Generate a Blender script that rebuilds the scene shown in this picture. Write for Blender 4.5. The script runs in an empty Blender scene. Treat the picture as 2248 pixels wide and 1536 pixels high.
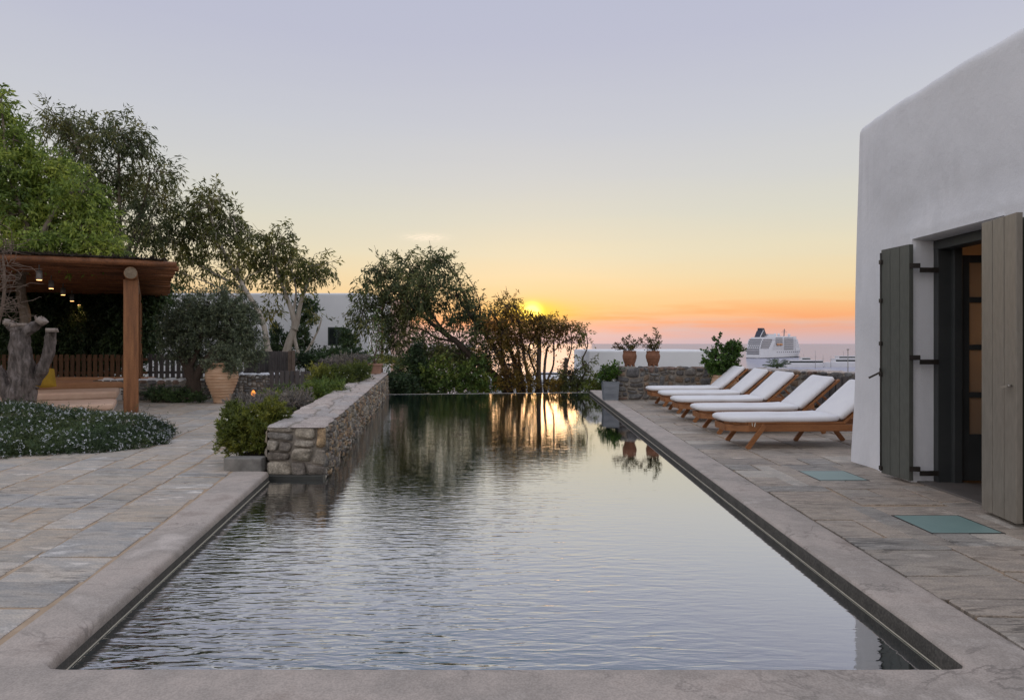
import bpy, bmesh, math, random
import numpy as np
from mathutils import Vector, noise
random.seed(7)
RNG = np.random.default_rng(11)
scene = bpy.context.scene
COL = scene.collection
H, F, HOR, CX = 1.3, 1500.0, 754.0, 1124.0

def P(px, py, Z):
    """world point seen at photo pixel (px, py) at depth Z"""
    return Vector(((px - CX) / F * Z, Z, H - (py - HOR) / F * Z))

# ------------------------------------------------------------------ materials
def new_mat(name):
    m = bpy.data.materials.new(name); m.use_nodes = True
    nt = m.node_tree; nt.nodes.clear()
    return m, nt, nt.nodes, nt.links

def node(nt, kind, **kw):
    n = nt.nodes.new(kind)
    for k, v in kw.items():
        if k in n.inputs.keys() if isinstance(k, str) else False:
            n.inputs[k].default_value = v
        else:
            setattr(n, k, v)
    return n

def ramp(nt, stops, fac=None, interp='LINEAR'):
    r = nt.nodes.new('ShaderNodeValToRGB'); e = r.color_ramp.elements
    r.color_ramp.interpolation = interp
    while len(e) < len(stops): e.new(0.5)
    for i, (p, c) in enumerate(stops):
        e[i].position = p; e[i].color = (*c, 1) if len(c) == 3 else c
    if fac is not None: nt.links.new(fac, r.inputs[0])
    return r

def mat(name, cols, rough=.8, nscale=4, detail=5, bump=.0, bscale=None, bdist=.02, island=None, spec=.5,
        stretch=(1, 1, 1), metallic=0, fine=None, transl=0, streak=None):
    """cols: list of colours spread over a noise; island: colours per loose piece"""
    m, nt, N, L = new_mat(name)
    out = N.new('ShaderNodeOutputMaterial'); b = N.new('ShaderNodeBsdfPrincipled')
    b.inputs['Roughness'].default_value = rough
    b.inputs['Specular IOR Level'].default_value = spec
    b.inputs['Metallic'].default_value = metallic
    tc = N.new('ShaderNodeTexCoord'); mp = N.new('ShaderNodeMapping'); mp.inputs['Scale'].default_value = stretch
    L.new(tc.outputs['Object'], mp.inputs[0])
    nz = N.new('ShaderNodeTexNoise'); nz.inputs['Scale'].default_value = nscale; nz.inputs['Detail'].default_value = detail
    nz.inputs['Roughness'].default_value = .62
    L.new(mp.outputs[0], nz.inputs['Vector'])
    n = len(cols)
    if n > 1:
        col = ramp(nt, [(.3 + .4 * i / (n - 1), c) for i, c in enumerate(cols)], nz.outputs['Fac']).outputs[0]
    else:
        rgb = N.new('ShaderNodeRGB'); rgb.outputs[0].default_value = (*cols[0], 1); col = rgb.outputs[0]
    if island:
        geo = N.new('ShaderNodeNewGeometry')
        r2 = ramp(nt, [(i / len(island), c) for i, c in enumerate(island)], geo.outputs['Random Per Island'], 'CONSTANT' if len(island) > 4 else 'LINEAR')
        mx = N.new('ShaderNodeMix'); mx.data_type = 'RGBA'; mx.blend_type = 'MULTIPLY'; mx.inputs['Factor'].default_value = 1
        L.new(col, mx.inputs['A']); L.new(r2.outputs[0], mx.inputs['B']); col = mx.outputs['Result']
    if fine:
        nf = N.new('ShaderNodeTexNoise'); nf.inputs['Scale'].default_value = fine[0]; nf.inputs['Detail'].default_value = 2
        L.new(mp.outputs[0], nf.inputs['Vector'])
        a, c = 1 - fine[1], 1 + fine[1]
        r3 = ramp(nt, [(.35, (a, a, a)), (.65, (c, c, c))], nf.outputs['Fac'])
        mx = N.new('ShaderNodeMix'); mx.data_type = 'RGBA'; mx.blend_type = 'MULTIPLY'; mx.inputs['Factor'].default_value = 1
        L.new(col, mx.inputs['A']); L.new(r3.outputs[0], mx.inputs['B']); col = mx.outputs['Result']
    if streak:   # thin dark cleft lines and stains
        ms_ = N.new('ShaderNodeMapping'); ms_.inputs['Scale'].default_value = streak[0]; L.new(tc.outputs['Object'], ms_.inputs[0])
        nf = N.new('ShaderNodeTexNoise'); nf.inputs['Scale'].default_value = 1; nf.inputs['Detail'].default_value = 9; nf.inputs['Distortion'].default_value = .6; nf.inputs['Roughness'].default_value = .6
        L.new(ms_.outputs[0], nf.inputs['Vector'])
        a = 1 - streak[1]; w_ = streak[2]
        r3 = ramp(nt, [(.5 - w_, (1, 1, 1)), (.5 - w_ * .3, (a, a, a)), (.5 + w_ * .3, (a, a, a)), (.5 + w_, (1, 1, 1))], nf.outputs['Fac'])
        nm = N.new('ShaderNodeTexNoise'); nm.inputs['Scale'].default_value = 1.7; L.new(tc.outputs['Object'], nm.inputs['Vector'])
        rm = ramp(nt, [(.45, (0, 0, 0)), (.62, (1, 1, 1))], nm.outputs['Fac'])
        mx = N.new('ShaderNodeMix'); mx.data_type = 'RGBA'; mx.blend_type = 'MULTIPLY'; L.new(rm.outputs[0], mx.inputs['Factor'])
        L.new(col, mx.inputs['A']); L.new(r3.outputs[0], mx.inputs['B']); col = mx.outputs['Result']
    L.new(col, b.inputs['Base Color'])
    if bump:
        nb = N.new('ShaderNodeTexNoise'); nb.inputs['Scale'].default_value = bscale or nscale * 4; nb.inputs['Detail'].default_value = 6
        nb.inputs['Roughness'].default_value = .65
        L.new(mp.outputs[0], nb.inputs['Vector'])
        bp = N.new('ShaderNodeBump'); bp.inputs['Strength'].default_value = bump; bp.inputs['Distance'].default_value = bdist
        L.new(nb.outputs['Fac'], bp.inputs['Height']); L.new(bp.outputs[0], b.inputs['Normal'])
    if transl:
        t = N.new('ShaderNodeBsdfTranslucent'); L.new(col, t.inputs['Color'])
        ms = N.new('ShaderNodeMixShader'); ms.inputs[0].default_value = transl
        L.new(b.outputs[0], ms.inputs[1]); L.new(t.outputs[0], ms.inputs[2]); L.new(ms.outputs[0], out.inputs[0])
    else:
        L.new(b.outputs[0], out.inputs[0])
    return m

def emis(name, col, s):
    m, nt, N, L = new_mat(name)
    out = N.new('ShaderNodeOutputMaterial'); e = N.new('ShaderNodeEmission')
    e.inputs[0].default_value = (*col, 1); e.inputs[1].default_value = s; L.new(e.outputs[0], out.inputs[0])
    return m

M = {}
M['cement'] = mat('coping_cement', [(.29, .235, .20), (.44, .375, .33), (.34, .295, .26), (.53, .465, .42)], .75, 1.9, 9, .45, 60, .005, fine=(130, .14), streak=((1.1, 1.6, 1), .35, .012))
M['stonepave'] = mat('flagstone', [(.24, .21, .18), (.50, .445, .39), (.36, .34, .32), (.74, .69, .64)], .62, 2.6, 10, .8, 8, .018,
                     island=[(1.0, .95, .88), (.88, .89, .90), (.95, .88, .79), (1.06, 1.04, 1.01), (.80, .81, .82), (1.0, .95, .9), (.93, .88, .82), (.86, .84, .8), (1.02, .98, .92)],
                     stretch=(1, 2.4, 1), fine=(80, .2), streak=((1.2, 9, 1), .5, .03))
M['stonepave2'] = mat('flagstone_brown', [(.20, .175, .15), (.42, .37, .32), (.30, .27, .24), (.58, .52, .46)], .66, 2.6, 10, .9, 8, .018,
                     island=[(1.0, .94, .88), (.93, .91, .88), (.95, .89, .82), (1.0, .95, .9), (.82, .84, .85), (1.0, .92, .85), (.8, .77, .74), (1.25, 1.25, 1.22), (1.02, .96, .9)],
                     stretch=(1, 2.4, 1), fine=(80, .22), streak=((1.2, 9, 1), .55, .03))
M['mortar'] = mat('sandy_joint', [(.33, .235, .155), (.46, .345, .245)], .95, 6, 4, .4, 50, .004)
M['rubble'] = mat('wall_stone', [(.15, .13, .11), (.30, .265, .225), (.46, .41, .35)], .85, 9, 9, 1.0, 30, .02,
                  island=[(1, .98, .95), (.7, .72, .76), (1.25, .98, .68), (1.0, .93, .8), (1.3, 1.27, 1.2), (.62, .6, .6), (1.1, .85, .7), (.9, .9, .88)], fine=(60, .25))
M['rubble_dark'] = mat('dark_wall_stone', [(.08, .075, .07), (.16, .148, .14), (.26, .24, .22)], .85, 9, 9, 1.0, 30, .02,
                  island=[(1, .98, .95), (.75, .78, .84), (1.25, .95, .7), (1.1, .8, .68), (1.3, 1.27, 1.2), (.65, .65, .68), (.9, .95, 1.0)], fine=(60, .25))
M['rubble_pale'] = mat('pale_wall_stone', [(.2, .2, .2), (.38, .38, .38), (.5, .5, .5)], .85, 9, 8, 1.0, 30, .02,
                  island=[(1, 1, 1), (.6, .62, .66), (1.2, 1.1, 1.0), (.5, .5, .5), (1.1, 1.1, 1.1)], fine=(50, .25))
M['wallmortar'] = mat('wall_mortar', [(.2, .175, .15), (.3, .26, .22)], .95, 10, 5, .6, 40, .01)
M['slabtop'] = mat('wall_cap_stone', [(.30, .265, .245), (.42, .38, .36), (.5, .47, .45)], .8, 4, 9, .9, 14, .02,
                   island=[(1, 1, 1), (.85, .83, .82), (1.08, 1.0, .94)], fine=(60, .2))
M['plaster'] = mat('white_lime_plaster', [(.66, .66, .69), (.75, .75, .785), (.79, .785, .815)], .9, .9, 6, .5, 14, .012, streak=((1.4, 1.4, .3), .07, .08), fine=(160, .04))
M['plaster_far'] = mat('white_plaster_far', [(.7, .705, .74), (.78, .785, .82)], .9, .6, 5)
M['sunsetplaster'] = mat('sunset_lit_plaster', [(.75, .5, .42), (.8, .58, .5)], .9, 1, 4)  # pink of the sunset light is put into the plaster colour
M['paint'] = mat('grey_green_paint', [(.085, .09, .08), (.112, .115, .102)], .42, 1.5, 4, .12, 90, .002, fine=(40, .08), stretch=(1, 1, .25))
M['paintpale'] = mat('lit_shutter_paint', [(.17, .157, .135), (.215, .195, .165), (.235, .205, .17)], .4, 1.2, 4, .12, 90, .002, fine=(40, .08), stretch=(1, 1, .25))  # lighter copy of the shutter paint: light on the near leaf painted in
M['paintdark'] = mat('dark_frame_paint', [(.03, .034, .036), (.05, .054, .055)], .45, 2, 4, .1, 60, .002)
M['iron'] = mat('dark_iron', [(.04, .035, .03), (.07, .06, .055)], .5, 12, 4, .2, metallic=.6)
M['chrome'] = mat('worn_steel', [(.28, .26, .23), (.4, .37, .33)], .45, 20, 3, metallic=1)
M['interior'] = mat('room_plaster', [(.5, .4, .3), (.55, .45, .35)], .9, 2)
M['ceilwood'] = mat('ceiling_wood', [(.35, .14, .04), (.45, .2, .06)], .6, 3, 5, stretch=(8, 1, 1))
M['roomfloor'] = mat('room_floor', [(.1, .09, .08), (.15, .13, .12)], .5, 3)
M['wood'] = mat('pergola_timber', [(.13, .05, .018), (.22, .088, .032), (.31, .135, .05)], .6, 2.2, 8, .5, 18, .01, stretch=(6, 6, .6), fine=(60, .2))
M['woodend'] = mat('weathered_log_end', [(.14, .105, .07), (.27, .21, .15)], .9, 20, 6, .5)
M['rafterwood'] = mat('rafter_timber', [(.085, .033, .013), (.17, .066, .025), (.26, .11, .045)], .65, 1.6, 8, .5, 12, .015, fine=(40, .25),
                      island=[(.8, .8, .8), (1.15, 1.1, 1.05), (.95, .9, .85)])
M['reed'] = mat('dark_reed', [(.025, .018, .014), (.06, .045, .035)], .95, 12, 6, .8)
M['teak'] = mat('teak_frame', [(.19, .068, .02), (.29, .115, .038), (.35, .15, .055)], .48, 2.5, 7, .3, 20, .006, stretch=(.6, 6, 6), fine=(70, .15))
M['cushion'] = mat('cream_canvas', [(.74, .73, .755), (.80, .79, .80)], .92, 3, 5, .35, 7, .012, fine=(200, .04))
M['strap'] = mat('cushion_tie', [(.6, .58, .5)], .9)
M['daybed'] = mat('beige_daybed_fabric', [(.5, .33, .24), (.6, .42, .32)], .95, 4, 4, .4, 12, .01)
M['daybed_brown'] = mat('brown_daybed_fabric', [(.38, .19, .1), (.46, .25, .14)], .95, 4, 4, .4, 12, .01)
M['plinth'] = mat('pale_plinth', [(.5, .46, .44), (.58, .54, .52)], .9, 3, 4)
M['yellowfab'] = mat('mustard_fabric', [(.3, .19, .02), (.4, .26, .03)], .95, 8, 4, .4, 60, .004)
M['picket'] = mat('weathered_picket_wood', [(.045, .04, .042), (.085, .078, .08)], .8, 3, 6, .5, 20, .01, stretch=(6, 6, .7), island=[(.8, .8, .8), (1.2, 1.15, 1.1)])
M['picketbrown'] = mat('brown_picket_wood', [(.07, .035, .018), (.13, .065, .03)], .8, 3, 6, .5, 20, .01, stretch=(6, 6, .7), island=[(.8, .8, .8), (1.2, 1.15, 1.1)])
M['terra'] = mat('terracotta_red', [(.15, .065, .035), (.23, .1, .055), (.3, .14, .08)], .8, 6, 7, .5, 30, .008)
M['terrapale'] = mat('terracotta_pale', [(.42, .25, .15), (.52, .33, .21), (.6, .42, .3)], .85, 3, 7, .5, 30, .008, stretch=(1, 1, 3))
M['terrapot'] = mat('terracotta_planter', [(.32, .17, .12), (.42, .25, .18)], .85, 5, 6, .4, 30, .006)
M['slate'] = mat('slate_planter', [(.13, .145, .17), (.2, .215, .24), (.26, .28, .31)], .7, 2.5, 7, .4, 20, .008, stretch=(1, 1, 4))
M['soil'] = mat('dark_soil', [(.03, .022, .016), (.07, .05, .035)], .95, 6, 6, .8)
M['glasspanel'] = mat('frosted_green_glass', [(.19, .285, .265), (.22, .32, .295)], .4, 3, 5, .05, 60, .001, fine=(120, .06))
M['bark'] = mat('grey_brown_bark', [(.1, .075, .055), (.17, .135, .105), (.25, .21, .17)], .95, 5, 8, 1.0, 24, .02, stretch=(1, 1, .35))
M['barkpale'] = mat('pale_smooth_bark', [(.3, .25, .21), (.42, .37, .32), (.5, .45, .4)], .9, 4, 7, .7, 16, .015, stretch=(1, 1, .35))
M['barkdark'] = mat('dark_bark', [(.05, .035, .027), (.095, .068, .052)], .95, 5, 8, 1.0, 24, .02, stretch=(1, 1, .35))
M['stumpbark'] = mat('rough_grey_bark', [(.035, .03, .027), (.13, .107, .098), (.25, .21, .2)], .95, 16, 9, 1.0, 30, .04, stretch=(1, 1, .3))
M['stumpcut'] = mat('cut_wood_end', [(.2, .16, .14), (.3, .25, .22)], .9, 14, 6, .5)
M['drytwig'] = mat('dry_twig', [(.11, .08, .06), (.19, .14, .115)], .95, 14)
M['flower'] = mat('small_pale_flower', [(.6, .63, .7), (.75, .76, .8)], .8, 14, transl=.2)
M['white_fl'] = mat('white_flower', [(.7, .7, .6)], .8)
M['darkglass'] = mat('dark_window_glass', [(.015, .02, .02)], .12, spec=.6)
M['shutterdark'] = mat('dark_green_shutter', [(.02, .035, .03), (.03, .045, .04)], .6, 4)
M['shipwhite'] = mat('ship_white_paint', [(.66, .66, .7), (.72, .72, .76)], .6, .1)
M['shipdark'] = mat('ship_navy_paint', [(.03, .035, .06)], .5)
M['shipshade'] = mat('ship_balcony_glass', [(.11, .115, .14)], .35)
M['orange'] = mat('lifeboat_orange', [(.55, .28, .14)], .6)
M['poolwall'] = mat('pool_plaster', [(.012, .10, .14), (.02, .16, .20)], .8, 2, 6, .3, 10, .01)
M['algae'] = mat('algae_stained_cement', [(.055, .05, .043), (.10, .09, .078)], .8, 9, 7, .4, 50, .004, fine=(90, .3))
M['kerbstone'] = mat('grey_kerb_stone', [(.13, .12, .11), (.2, .19, .175), (.27, .25, .23)], .85, 7, 8, .8, 30, .01)
M['wetface'] = mat('dark_wet_tile', [(.02, .022, .02), (.05, .048, .04)], .5, 6, 6, .3, 30, .004)
M['trim'] = mat('pale_tile_line', [(.62, .57, .46)], .5)
M['hill'] = mat('dry_hillside', [(.1, .085, .055), (.16, .14, .09), (.09, .1, .05)], .95, .15, 8, .5, 1, .2)
M['pole'] = mat('grey_metal_post', [(.25, .24, .24)], .6, metallic=.3)
M['whitewood'] = mat('white_rail_paint', [(.75, .72, .7)], .6)

def leafmat(name, cols, transl=.35, rough=.5):
    isl = [(.5, .55, .5), (.8, .85, .78), (1.0, 1.0, 1.0), (1.6, 1.5, 1.25)]
    return mat(name, cols, rough, 1.1, 3, island=isl, transl=transl, spec=.4)
M['lf_bright'] = leafmat('fresh_green_leaf', [(.085, .135, .035), (.21, .29, .065), (.40, .45, .11)], .45)
M['lf_euc'] = leafmat('eucalyptus_leaf', [(.06, .08, .045), (.11, .135, .06), (.23, .21, .07)], .4)
M['lf_euc2'] = leafmat('eucalyptus_leaf_olive', [(.07, .09, .04), (.14, .155, .055), (.27, .24, .07)], .45)
M['lf_olive'] = leafmat('olive_leaf', [(.07, .09, .06), (.12, .15, .1), (.19, .22, .16)], .2)
M['lf_dark'] = leafmat('dark_evergreen_leaf', [(.025, .045, .025), (.05, .085, .042), (.08, .13, .045)], .25)
M['lf_shrub'] = leafmat('yellow_green_shrub_leaf', [(.06, .085, .02), (.12, .15, .03), (.3, .28, .055)], .3)
M['lf_shrub2'] = leafmat('mid_green_shrub_leaf', [(.055, .1, .03), (.1, .16, .04), (.22, .25, .05)], .3)
M['lf_grey'] = leafmat('grey_lavender_leaf', [(.14, .13, .13), (.19, .17, .17), (.24, .22, .2)], .2)
M['lf_rose'] = leafmat('rosemary_leaf', [(.02, .038, .02), (.045, .075, .036), (.09, .12, .05)], .2)
M['lf_pot'] = leafmat('glossy_round_leaf', [(.05, .1, .025), (.085, .16, .03)], .3, .35)
M['lf_red'] = leafmat('reddish_succulent_leaf', [(.12, .05, .035), (.09, .09, .03), (.15, .12, .04)], .3)
M['lf_backlit'] = leafmat('backlit_reddish_leaf', [(.16, .08, .03), (.22, .16, .04), (.36, .17, .045)], .55)  # orange of the sun shining through the leaves is put into their colour

# ------------------------------------------------------------------ mesh helpers
class MB:
    def __init__(s): s.v = []; s.f = []; s.sm = []; s.mi = []
    def add(s, vs, fs, smooth=False, mi=0):
        o = len(s.v); s.v.extend([tuple(x) for x in vs])
        for f in fs: s.f.append(tuple(i + o for i in f)); s.sm.append(smooth); s.mi.append(mi)
    def box(s, a, b, rot=0, org=None, mi=0):
        (x0, y0, z0), (x1, y1, z1) = a, b
        vs = [(x, y, z) for z in (z0, z1) for x, y in ((x0, y0), (x1, y0), (x1, y1), (x0, y1))]
        if rot:
            ox, oy = org if org else (0, 0); c, n = math.cos(rot), math.sin(rot)
            vs = [(ox + x * c - y * n, oy + x * n + y * c, z) for x, y, z in vs]
        s.add(vs, [(0, 3, 2, 1), (4, 5, 6, 7), (0, 1, 5, 4), (1, 2, 6, 5), (2, 3, 7, 6), (3, 0, 4, 7)], mi=mi)
        return s
    def bar(s, p, q, w, h, up=(0, 0, 1), mi=0):
        p, q = Vector(p), Vector(q); d = (q - p).normalized(); up = Vector(up)
        r = d.cross(up).normalized(); u = r.cross(d)
        vs = [e + r * a * w / 2 + u * b * h / 2 for e in (p, q) for a, b in ((-1, -1), (1, -1), (1, 1), (-1, 1))]
        s.add(vs, [(0, 1, 2, 3), (7, 6, 5, 4), (0, 4, 5, 1), (1, 5, 6, 2), (2, 6, 7, 3), (3, 7, 4, 0)], mi=mi)
        return s
    def tube(s, pts, rad, n=8, cap=True, wob=0, mi=0, flute=0):
        pts = [Vector(p) for p in pts]; rad = rad if hasattr(rad, '__len__') else [rad] * len(pts)
        o = len(s.v); up = Vector((.13, .21, .97))
        for i, p in enumerate(pts):
            d = (pts[min(i + 1, len(pts) - 1)] - pts[max(i - 1, 0)]).normalized()
            r = d.cross(up)
            if r.length < .1: r = d.cross(Vector((1, 0, 0)))
            r.normalize(); u = r.cross(d)
            for k in range(n):
                a = 2 * math.pi * k / n; rr = rad[i]
                q = p + (r * math.cos(a) + u * math.sin(a)) * rr
                if wob: q += (r * math.cos(a) + u * math.sin(a)) * rr * wob * noise.noise(q * (1.1 / max(rr, .02)) )
                if flute:
                    e_ = r * math.cos(a) + u * math.sin(a)
                    q += e_ * rr * flute * (1.3 * noise.noise(Vector((q.x * 16, q.y * 16, q.z * 2.6))) + .7 * noise.noise(Vector((q.x * 42, q.y * 42, q.z * 9))) + .9 * noise.noise(q * 4.5))
                s.v.append(tuple(q))
        for i in range(len(pts) - 1):
            for k in range(n):
                a, b = o + i * n + k, o + i * n + (k + 1) % n
                s.f.append((a, b, b + n, a + n)); s.sm.append(n > 4); s.mi.append(mi)
        if cap:
            s.f.append(tuple(o + k for k in range(n))[::-1]); s.sm.append(False); s.mi.append(mi)
            s.f.append(tuple(o + (len(pts) - 1) * n + k for k in range(n))); s.sm.append(False); s.mi.append(mi)
        return s
    def lathe(s, prof, c=(0, 0, 0), n=32, mi=0):
        o = len(s.v); cx, cy, cz = c
        for r, z in prof:
            for k in range(n):
                a = 2 * math.pi * k / n; s.v.append((cx + r * math.cos(a), cy + r * math.sin(a), cz + z))
        for i in range(len(prof) - 1):
            for k in range(n):
                a, b = o + i * n + k, o + i * n + (k + 1) % n
                s.f.append((a, b, b + n, a + n)); s.sm.append(True); s.mi.append(mi)
        s.f.append(tuple(o + k for k in range(n))[::-1]); s.sm.append(False); s.mi.append(mi)
        return s
    def build(s, name, m, parent=None, bevel=0, loc=None, seg=2):
        me = bpy.data.meshes.new(name); me.from_pydata(s.v, [], s.f)
        ms = m if isinstance(m, (list, tuple)) else [m]
        for x in ms: me.materials.append(x)
        me.polygons.foreach_set('use_smooth', s.sm); me.polygons.foreach_set('material_index', s.mi)
        o = bpy.data.objects.new(name, me); COL.objects.link(o)
        if parent is not None: o.parent = parent
        if bevel:
            md = o.modifiers.new('bevel', 'BEVEL'); md.width = bevel; md.segments = seg; md.limit_method = 'ANGLE'
            md.harden_normals = False
        return o

def tag(o, label, cat, group=None, kind=None):
    o['label'] = label
    if cat: o['category'] = cat
    if group: o['group'] = group
    if kind: o['kind'] = kind
    return o

def thing(name, label, cat, loc=(0, 0, 0), rz=0, group=None):
    o = bpy.data.objects.new(name, None); COL.objects.link(o); o.empty_display_size = .2
    o.location = loc; o.rotation_euler = (0, 0, rz)
    return tag(o, label, cat, group)

def root_at(root, loc):
    """shift a finished thing's empty to its base without moving the parts"""
    loc = Vector(loc); root.location = loc
    for c in COL.objects:
        if c.parent == root: c.location = c.location - loc

def np_mesh(name, V, Fq, m, parent=None, smooth=False):
    me = bpy.data.meshes.new(name); nv, nf, k = len(V), len(Fq), Fq.shape[1]
    me.vertices.add(nv); me.vertices.foreach_set('co', np.ascontiguousarray(V, dtype=np.float32).ravel())
    me.loops.add(nf * k); me.loops.foreach_set('vertex_index', np.ascontiguousarray(Fq, dtype=np.int32).ravel())
    me.polygons.add(nf); me.polygons.foreach_set('loop_start', np.arange(0, nf * k, k, dtype=np.int32))
    me.polygons.foreach_set('loop_total', np.full(nf, k, dtype=np.int32))
    me.update(calc_edges=True); me.materials.append(m)
    o = bpy.data.objects.new(name, me); COL.objects.link(o)
    if parent is not None: o.parent = parent
    return o

def unit(a): return a / np.maximum(np.linalg.norm(a, axis=1, keepdims=True), 1e-6)

def leaf_quads(C, D, length, width):
    """rhombic leaves starting at C along D"""
    n = len(C); D = unit(D)
    R = unit(np.cross(D, RNG.normal(size=(n, 3))))
    ln = (length * RNG.uniform(.6, 1.25, n))[:, None]; wd = (width * RNG.uniform(.7, 1.2, n))[:, None]
    nrm = np.cross(D, R) * ln * .08
    V = np.stack([C, C + D * ln * .45 + R * wd * .5 + nrm, C + D * ln, C + D * ln * .45 - R * wd * .5 + nrm], 1).reshape(-1, 3)
    return V, np.arange(n * 4).reshape(-1, 4)

def foliage(name, clusters, m, parent, llen, lwid, per_twig=16, twig=.35, droop=.5, shell=.55, up=0, spread=.8):
    """clusters: (centre, (rx,ry,rz), twigs). Returns object and twig array"""
    Cs, Ds, T = [], [], []
    for c, r, n in clusters:
        c = np.array(c); r = np.array(r)
        d = unit(RNG.normal(size=(n, 3))); rad = RNG.uniform(shell, 1, (n, 1)) ** .7
        # lumpy outline: radius modulated by direction
        k1, k2, k3 = RNG.normal(size=(3, 3)) * 2.2
        mod = 1 + .22 * np.sin(d @ k1 + 1) + .16 * np.sin(d @ k2 * 1.7) + .12 * np.sin(d @ k3 * 2.6)
        base = c + d * rad * r * mod[:, None] * .9
        td = unit(d * .8 + RNG.normal(size=(n, 3)) * .55 + np.array([0, 0, -droop + up]))
        tl = twig * RNG.uniform(.5, 1.3, (n, 1))
        T.append(np.concatenate([base, base + td * tl], 1))
        t = RNG.uniform(0, 1, (n, per_twig, 1))
        pos = base[:, None, :] + td[:, None, :] * tl[:, None, :] * t
        pos = pos + RNG.normal(size=pos.shape) * twig * .08
        pos[..., 2] -= (t[..., 0] ** 2) * tl * .5 * droop
        ld = td[:, None, :] * .6 + RNG.normal(size=pos.shape) * spread + np.array([0, 0, -droop * 1.3 + up])
        Cs.append(pos.reshape(-1, 3)); Ds.append(ld.reshape(-1, 3))
    C = np.concatenate(Cs); D = np.concatenate(Ds)
    V, Fq = leaf_quads(C, D, llen, lwid)
    o = np_mesh(name, V, Fq, m, parent)
    return o, np.concatenate(T)

def curve_pts(p, q, sag=.15, n=5, jit=.05):
    p, q = Vector(p), Vector(q); L = (q - p).length; out = []
    side = Vector((random.uniform(-1, 1), random.uniform(-1, 1), random.uniform(-.3, .6))) * L * sag
    for i in range(n + 1):
        t = i / n; out.append(p.lerp(q, t) + side * math.sin(t * math.pi) + Vector([random.uniform(-1, 1) * L * jit * (0 < i < n) for _ in range(3)]))
    return out

def smooth_path(pts, k=4):
    """Catmull-Rom through pts"""
    pts = [Vector(p) for p in pts]; out = []
    for i in range(len(pts) - 1):
        a, b, c, d = pts[max(i - 1, 0)], pts[i], pts[i + 1], pts[min(i + 2, len(pts) - 1)]
        for j in range(k):
            t = j / k
            out.append(.5 * ((2 * b) + (c - a) * t + (2 * a - 5 * b + 4 * c - d) * t * t + (3 * b - a - 3 * c + d) * t ** 3))
    out.append(pts[-1]); return out

def tree(name, label, cat, limbs, clusters, leaf, bark, llen, lwid, group=None, thin=1.0, per_twig=16, twig=.4, droop=.6,
         shell=.35, up=0, spread=.8, twig_r=.006, twig_draw=.35, stems=True, extra=None):
    """limbs: list of (points, r0, r1); clusters: (centre, (rx,ry,rz), n)"""
    root = thing(name, label, cat, (0, 0, 0), group=group)
    clusters = [(c, r, max(3, int(n * thin))) for c, r, n in clusters]
    mb = MB(); nodes = []
    for pts, r0, r1 in limbs:
        sp = smooth_path(pts, 4); n = len(sp)
        rr = [r0 + (r1 - r0) * (i / (n - 1)) ** .8 for i in range(n)]
        if r0 > .06 : rr[0] *= 1.25
        mb.tube(sp, rr, 9, True, .22); nodes += [(p, r) for p, r in zip(sp, rr)][n // 3:]
    cr, T = foliage('crown' if 'tree' in name or 'palm' in name else 'foliage', clusters, leaf, root, llen, lwid, per_twig, twig, droop, shell, up, spread)
    if stems:
        tips = []
        for c, r, n in clusters:
            c = Vector(c); p, pr = min(nodes, key=lambda a: (a[0] - c).length)
            r0 = min(pr * .6, .012 + .02 * (c - p).length)
            pts = curve_pts(p, c, .1, 6); mb.tube(pts, [r0 * (1 - .6 * i / 6) for i in range(7)], 6, False)
            tips.append((c, pts, r0))
        off = 0
        for ci, (c, r, n) in enumerate(clusters):
            sub = T[off:off + n]; off += n
            _, pts, r0 = tips[ci]
            for row in sub[:int(n * twig_draw)]:
                b = Vector(row[:3]); e = Vector(row[3:]); s = pts[random.choice((3, 4, 5, 6))]
                mid = s.lerp(b, .55) + Vector([random.uniform(-1, 1) * .08 * (b - s).length for _ in range(3)])
                mb.tube([s, mid, b, e], [min(r0 * .45, twig_r * 2), twig_r * 1.3, twig_r, twig_r * .5], 4, False)
    tr = mb.build('trunk' if 'tree' in name or 'palm' in name else 'stem', bark, root)
    if extra: extra(root)
    b = limbs[0][0][0]; root_at(root, b)
    return root

def cl(px, py, Z, rx, ry, n, rz=None, dz=0):
    """cluster from photo position: centre, radii in metres from pixel radii"""
    k = Z / F
    return (tuple(P(px, py, Z + dz)), (rx * k, (rz if rz else (rx + ry) / 2 * 1.0) * k, ry * k), n)

# ------------------------------------------------------------------ rubble stones
def split_rects(u0, v0, u1, v1, wmin, wmax, hmin, hmax, out, rng):
    w, h = u1 - u0, v1 - v0
    ws, hs = rng.uniform(wmin, wmax), rng.uniform(hmin, hmax)
    if w > ws and (w / ws > h / hs or h <= hs):
        m = u0 + w * rng.uniform(.38, .62)
        split_rects(u0, v0, m, v1, wmin, wmax, hmin, hmax, out, rng); split_rects(m, v0, u1, v1, wmin, wmax, hmin, hmax, out, rng)
    elif h > hs:
        m = v0 + h * rng.uniform(.38, .62)
        split_rects(u0, v0, u1, m, wmin, wmax, hmin, hmax, out, rng); split_rects(u0, m, u1, v1, wmin, wmax, hmin, hmax, out, rng)
    else: out.append((u0, v0, u1, v1))

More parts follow.
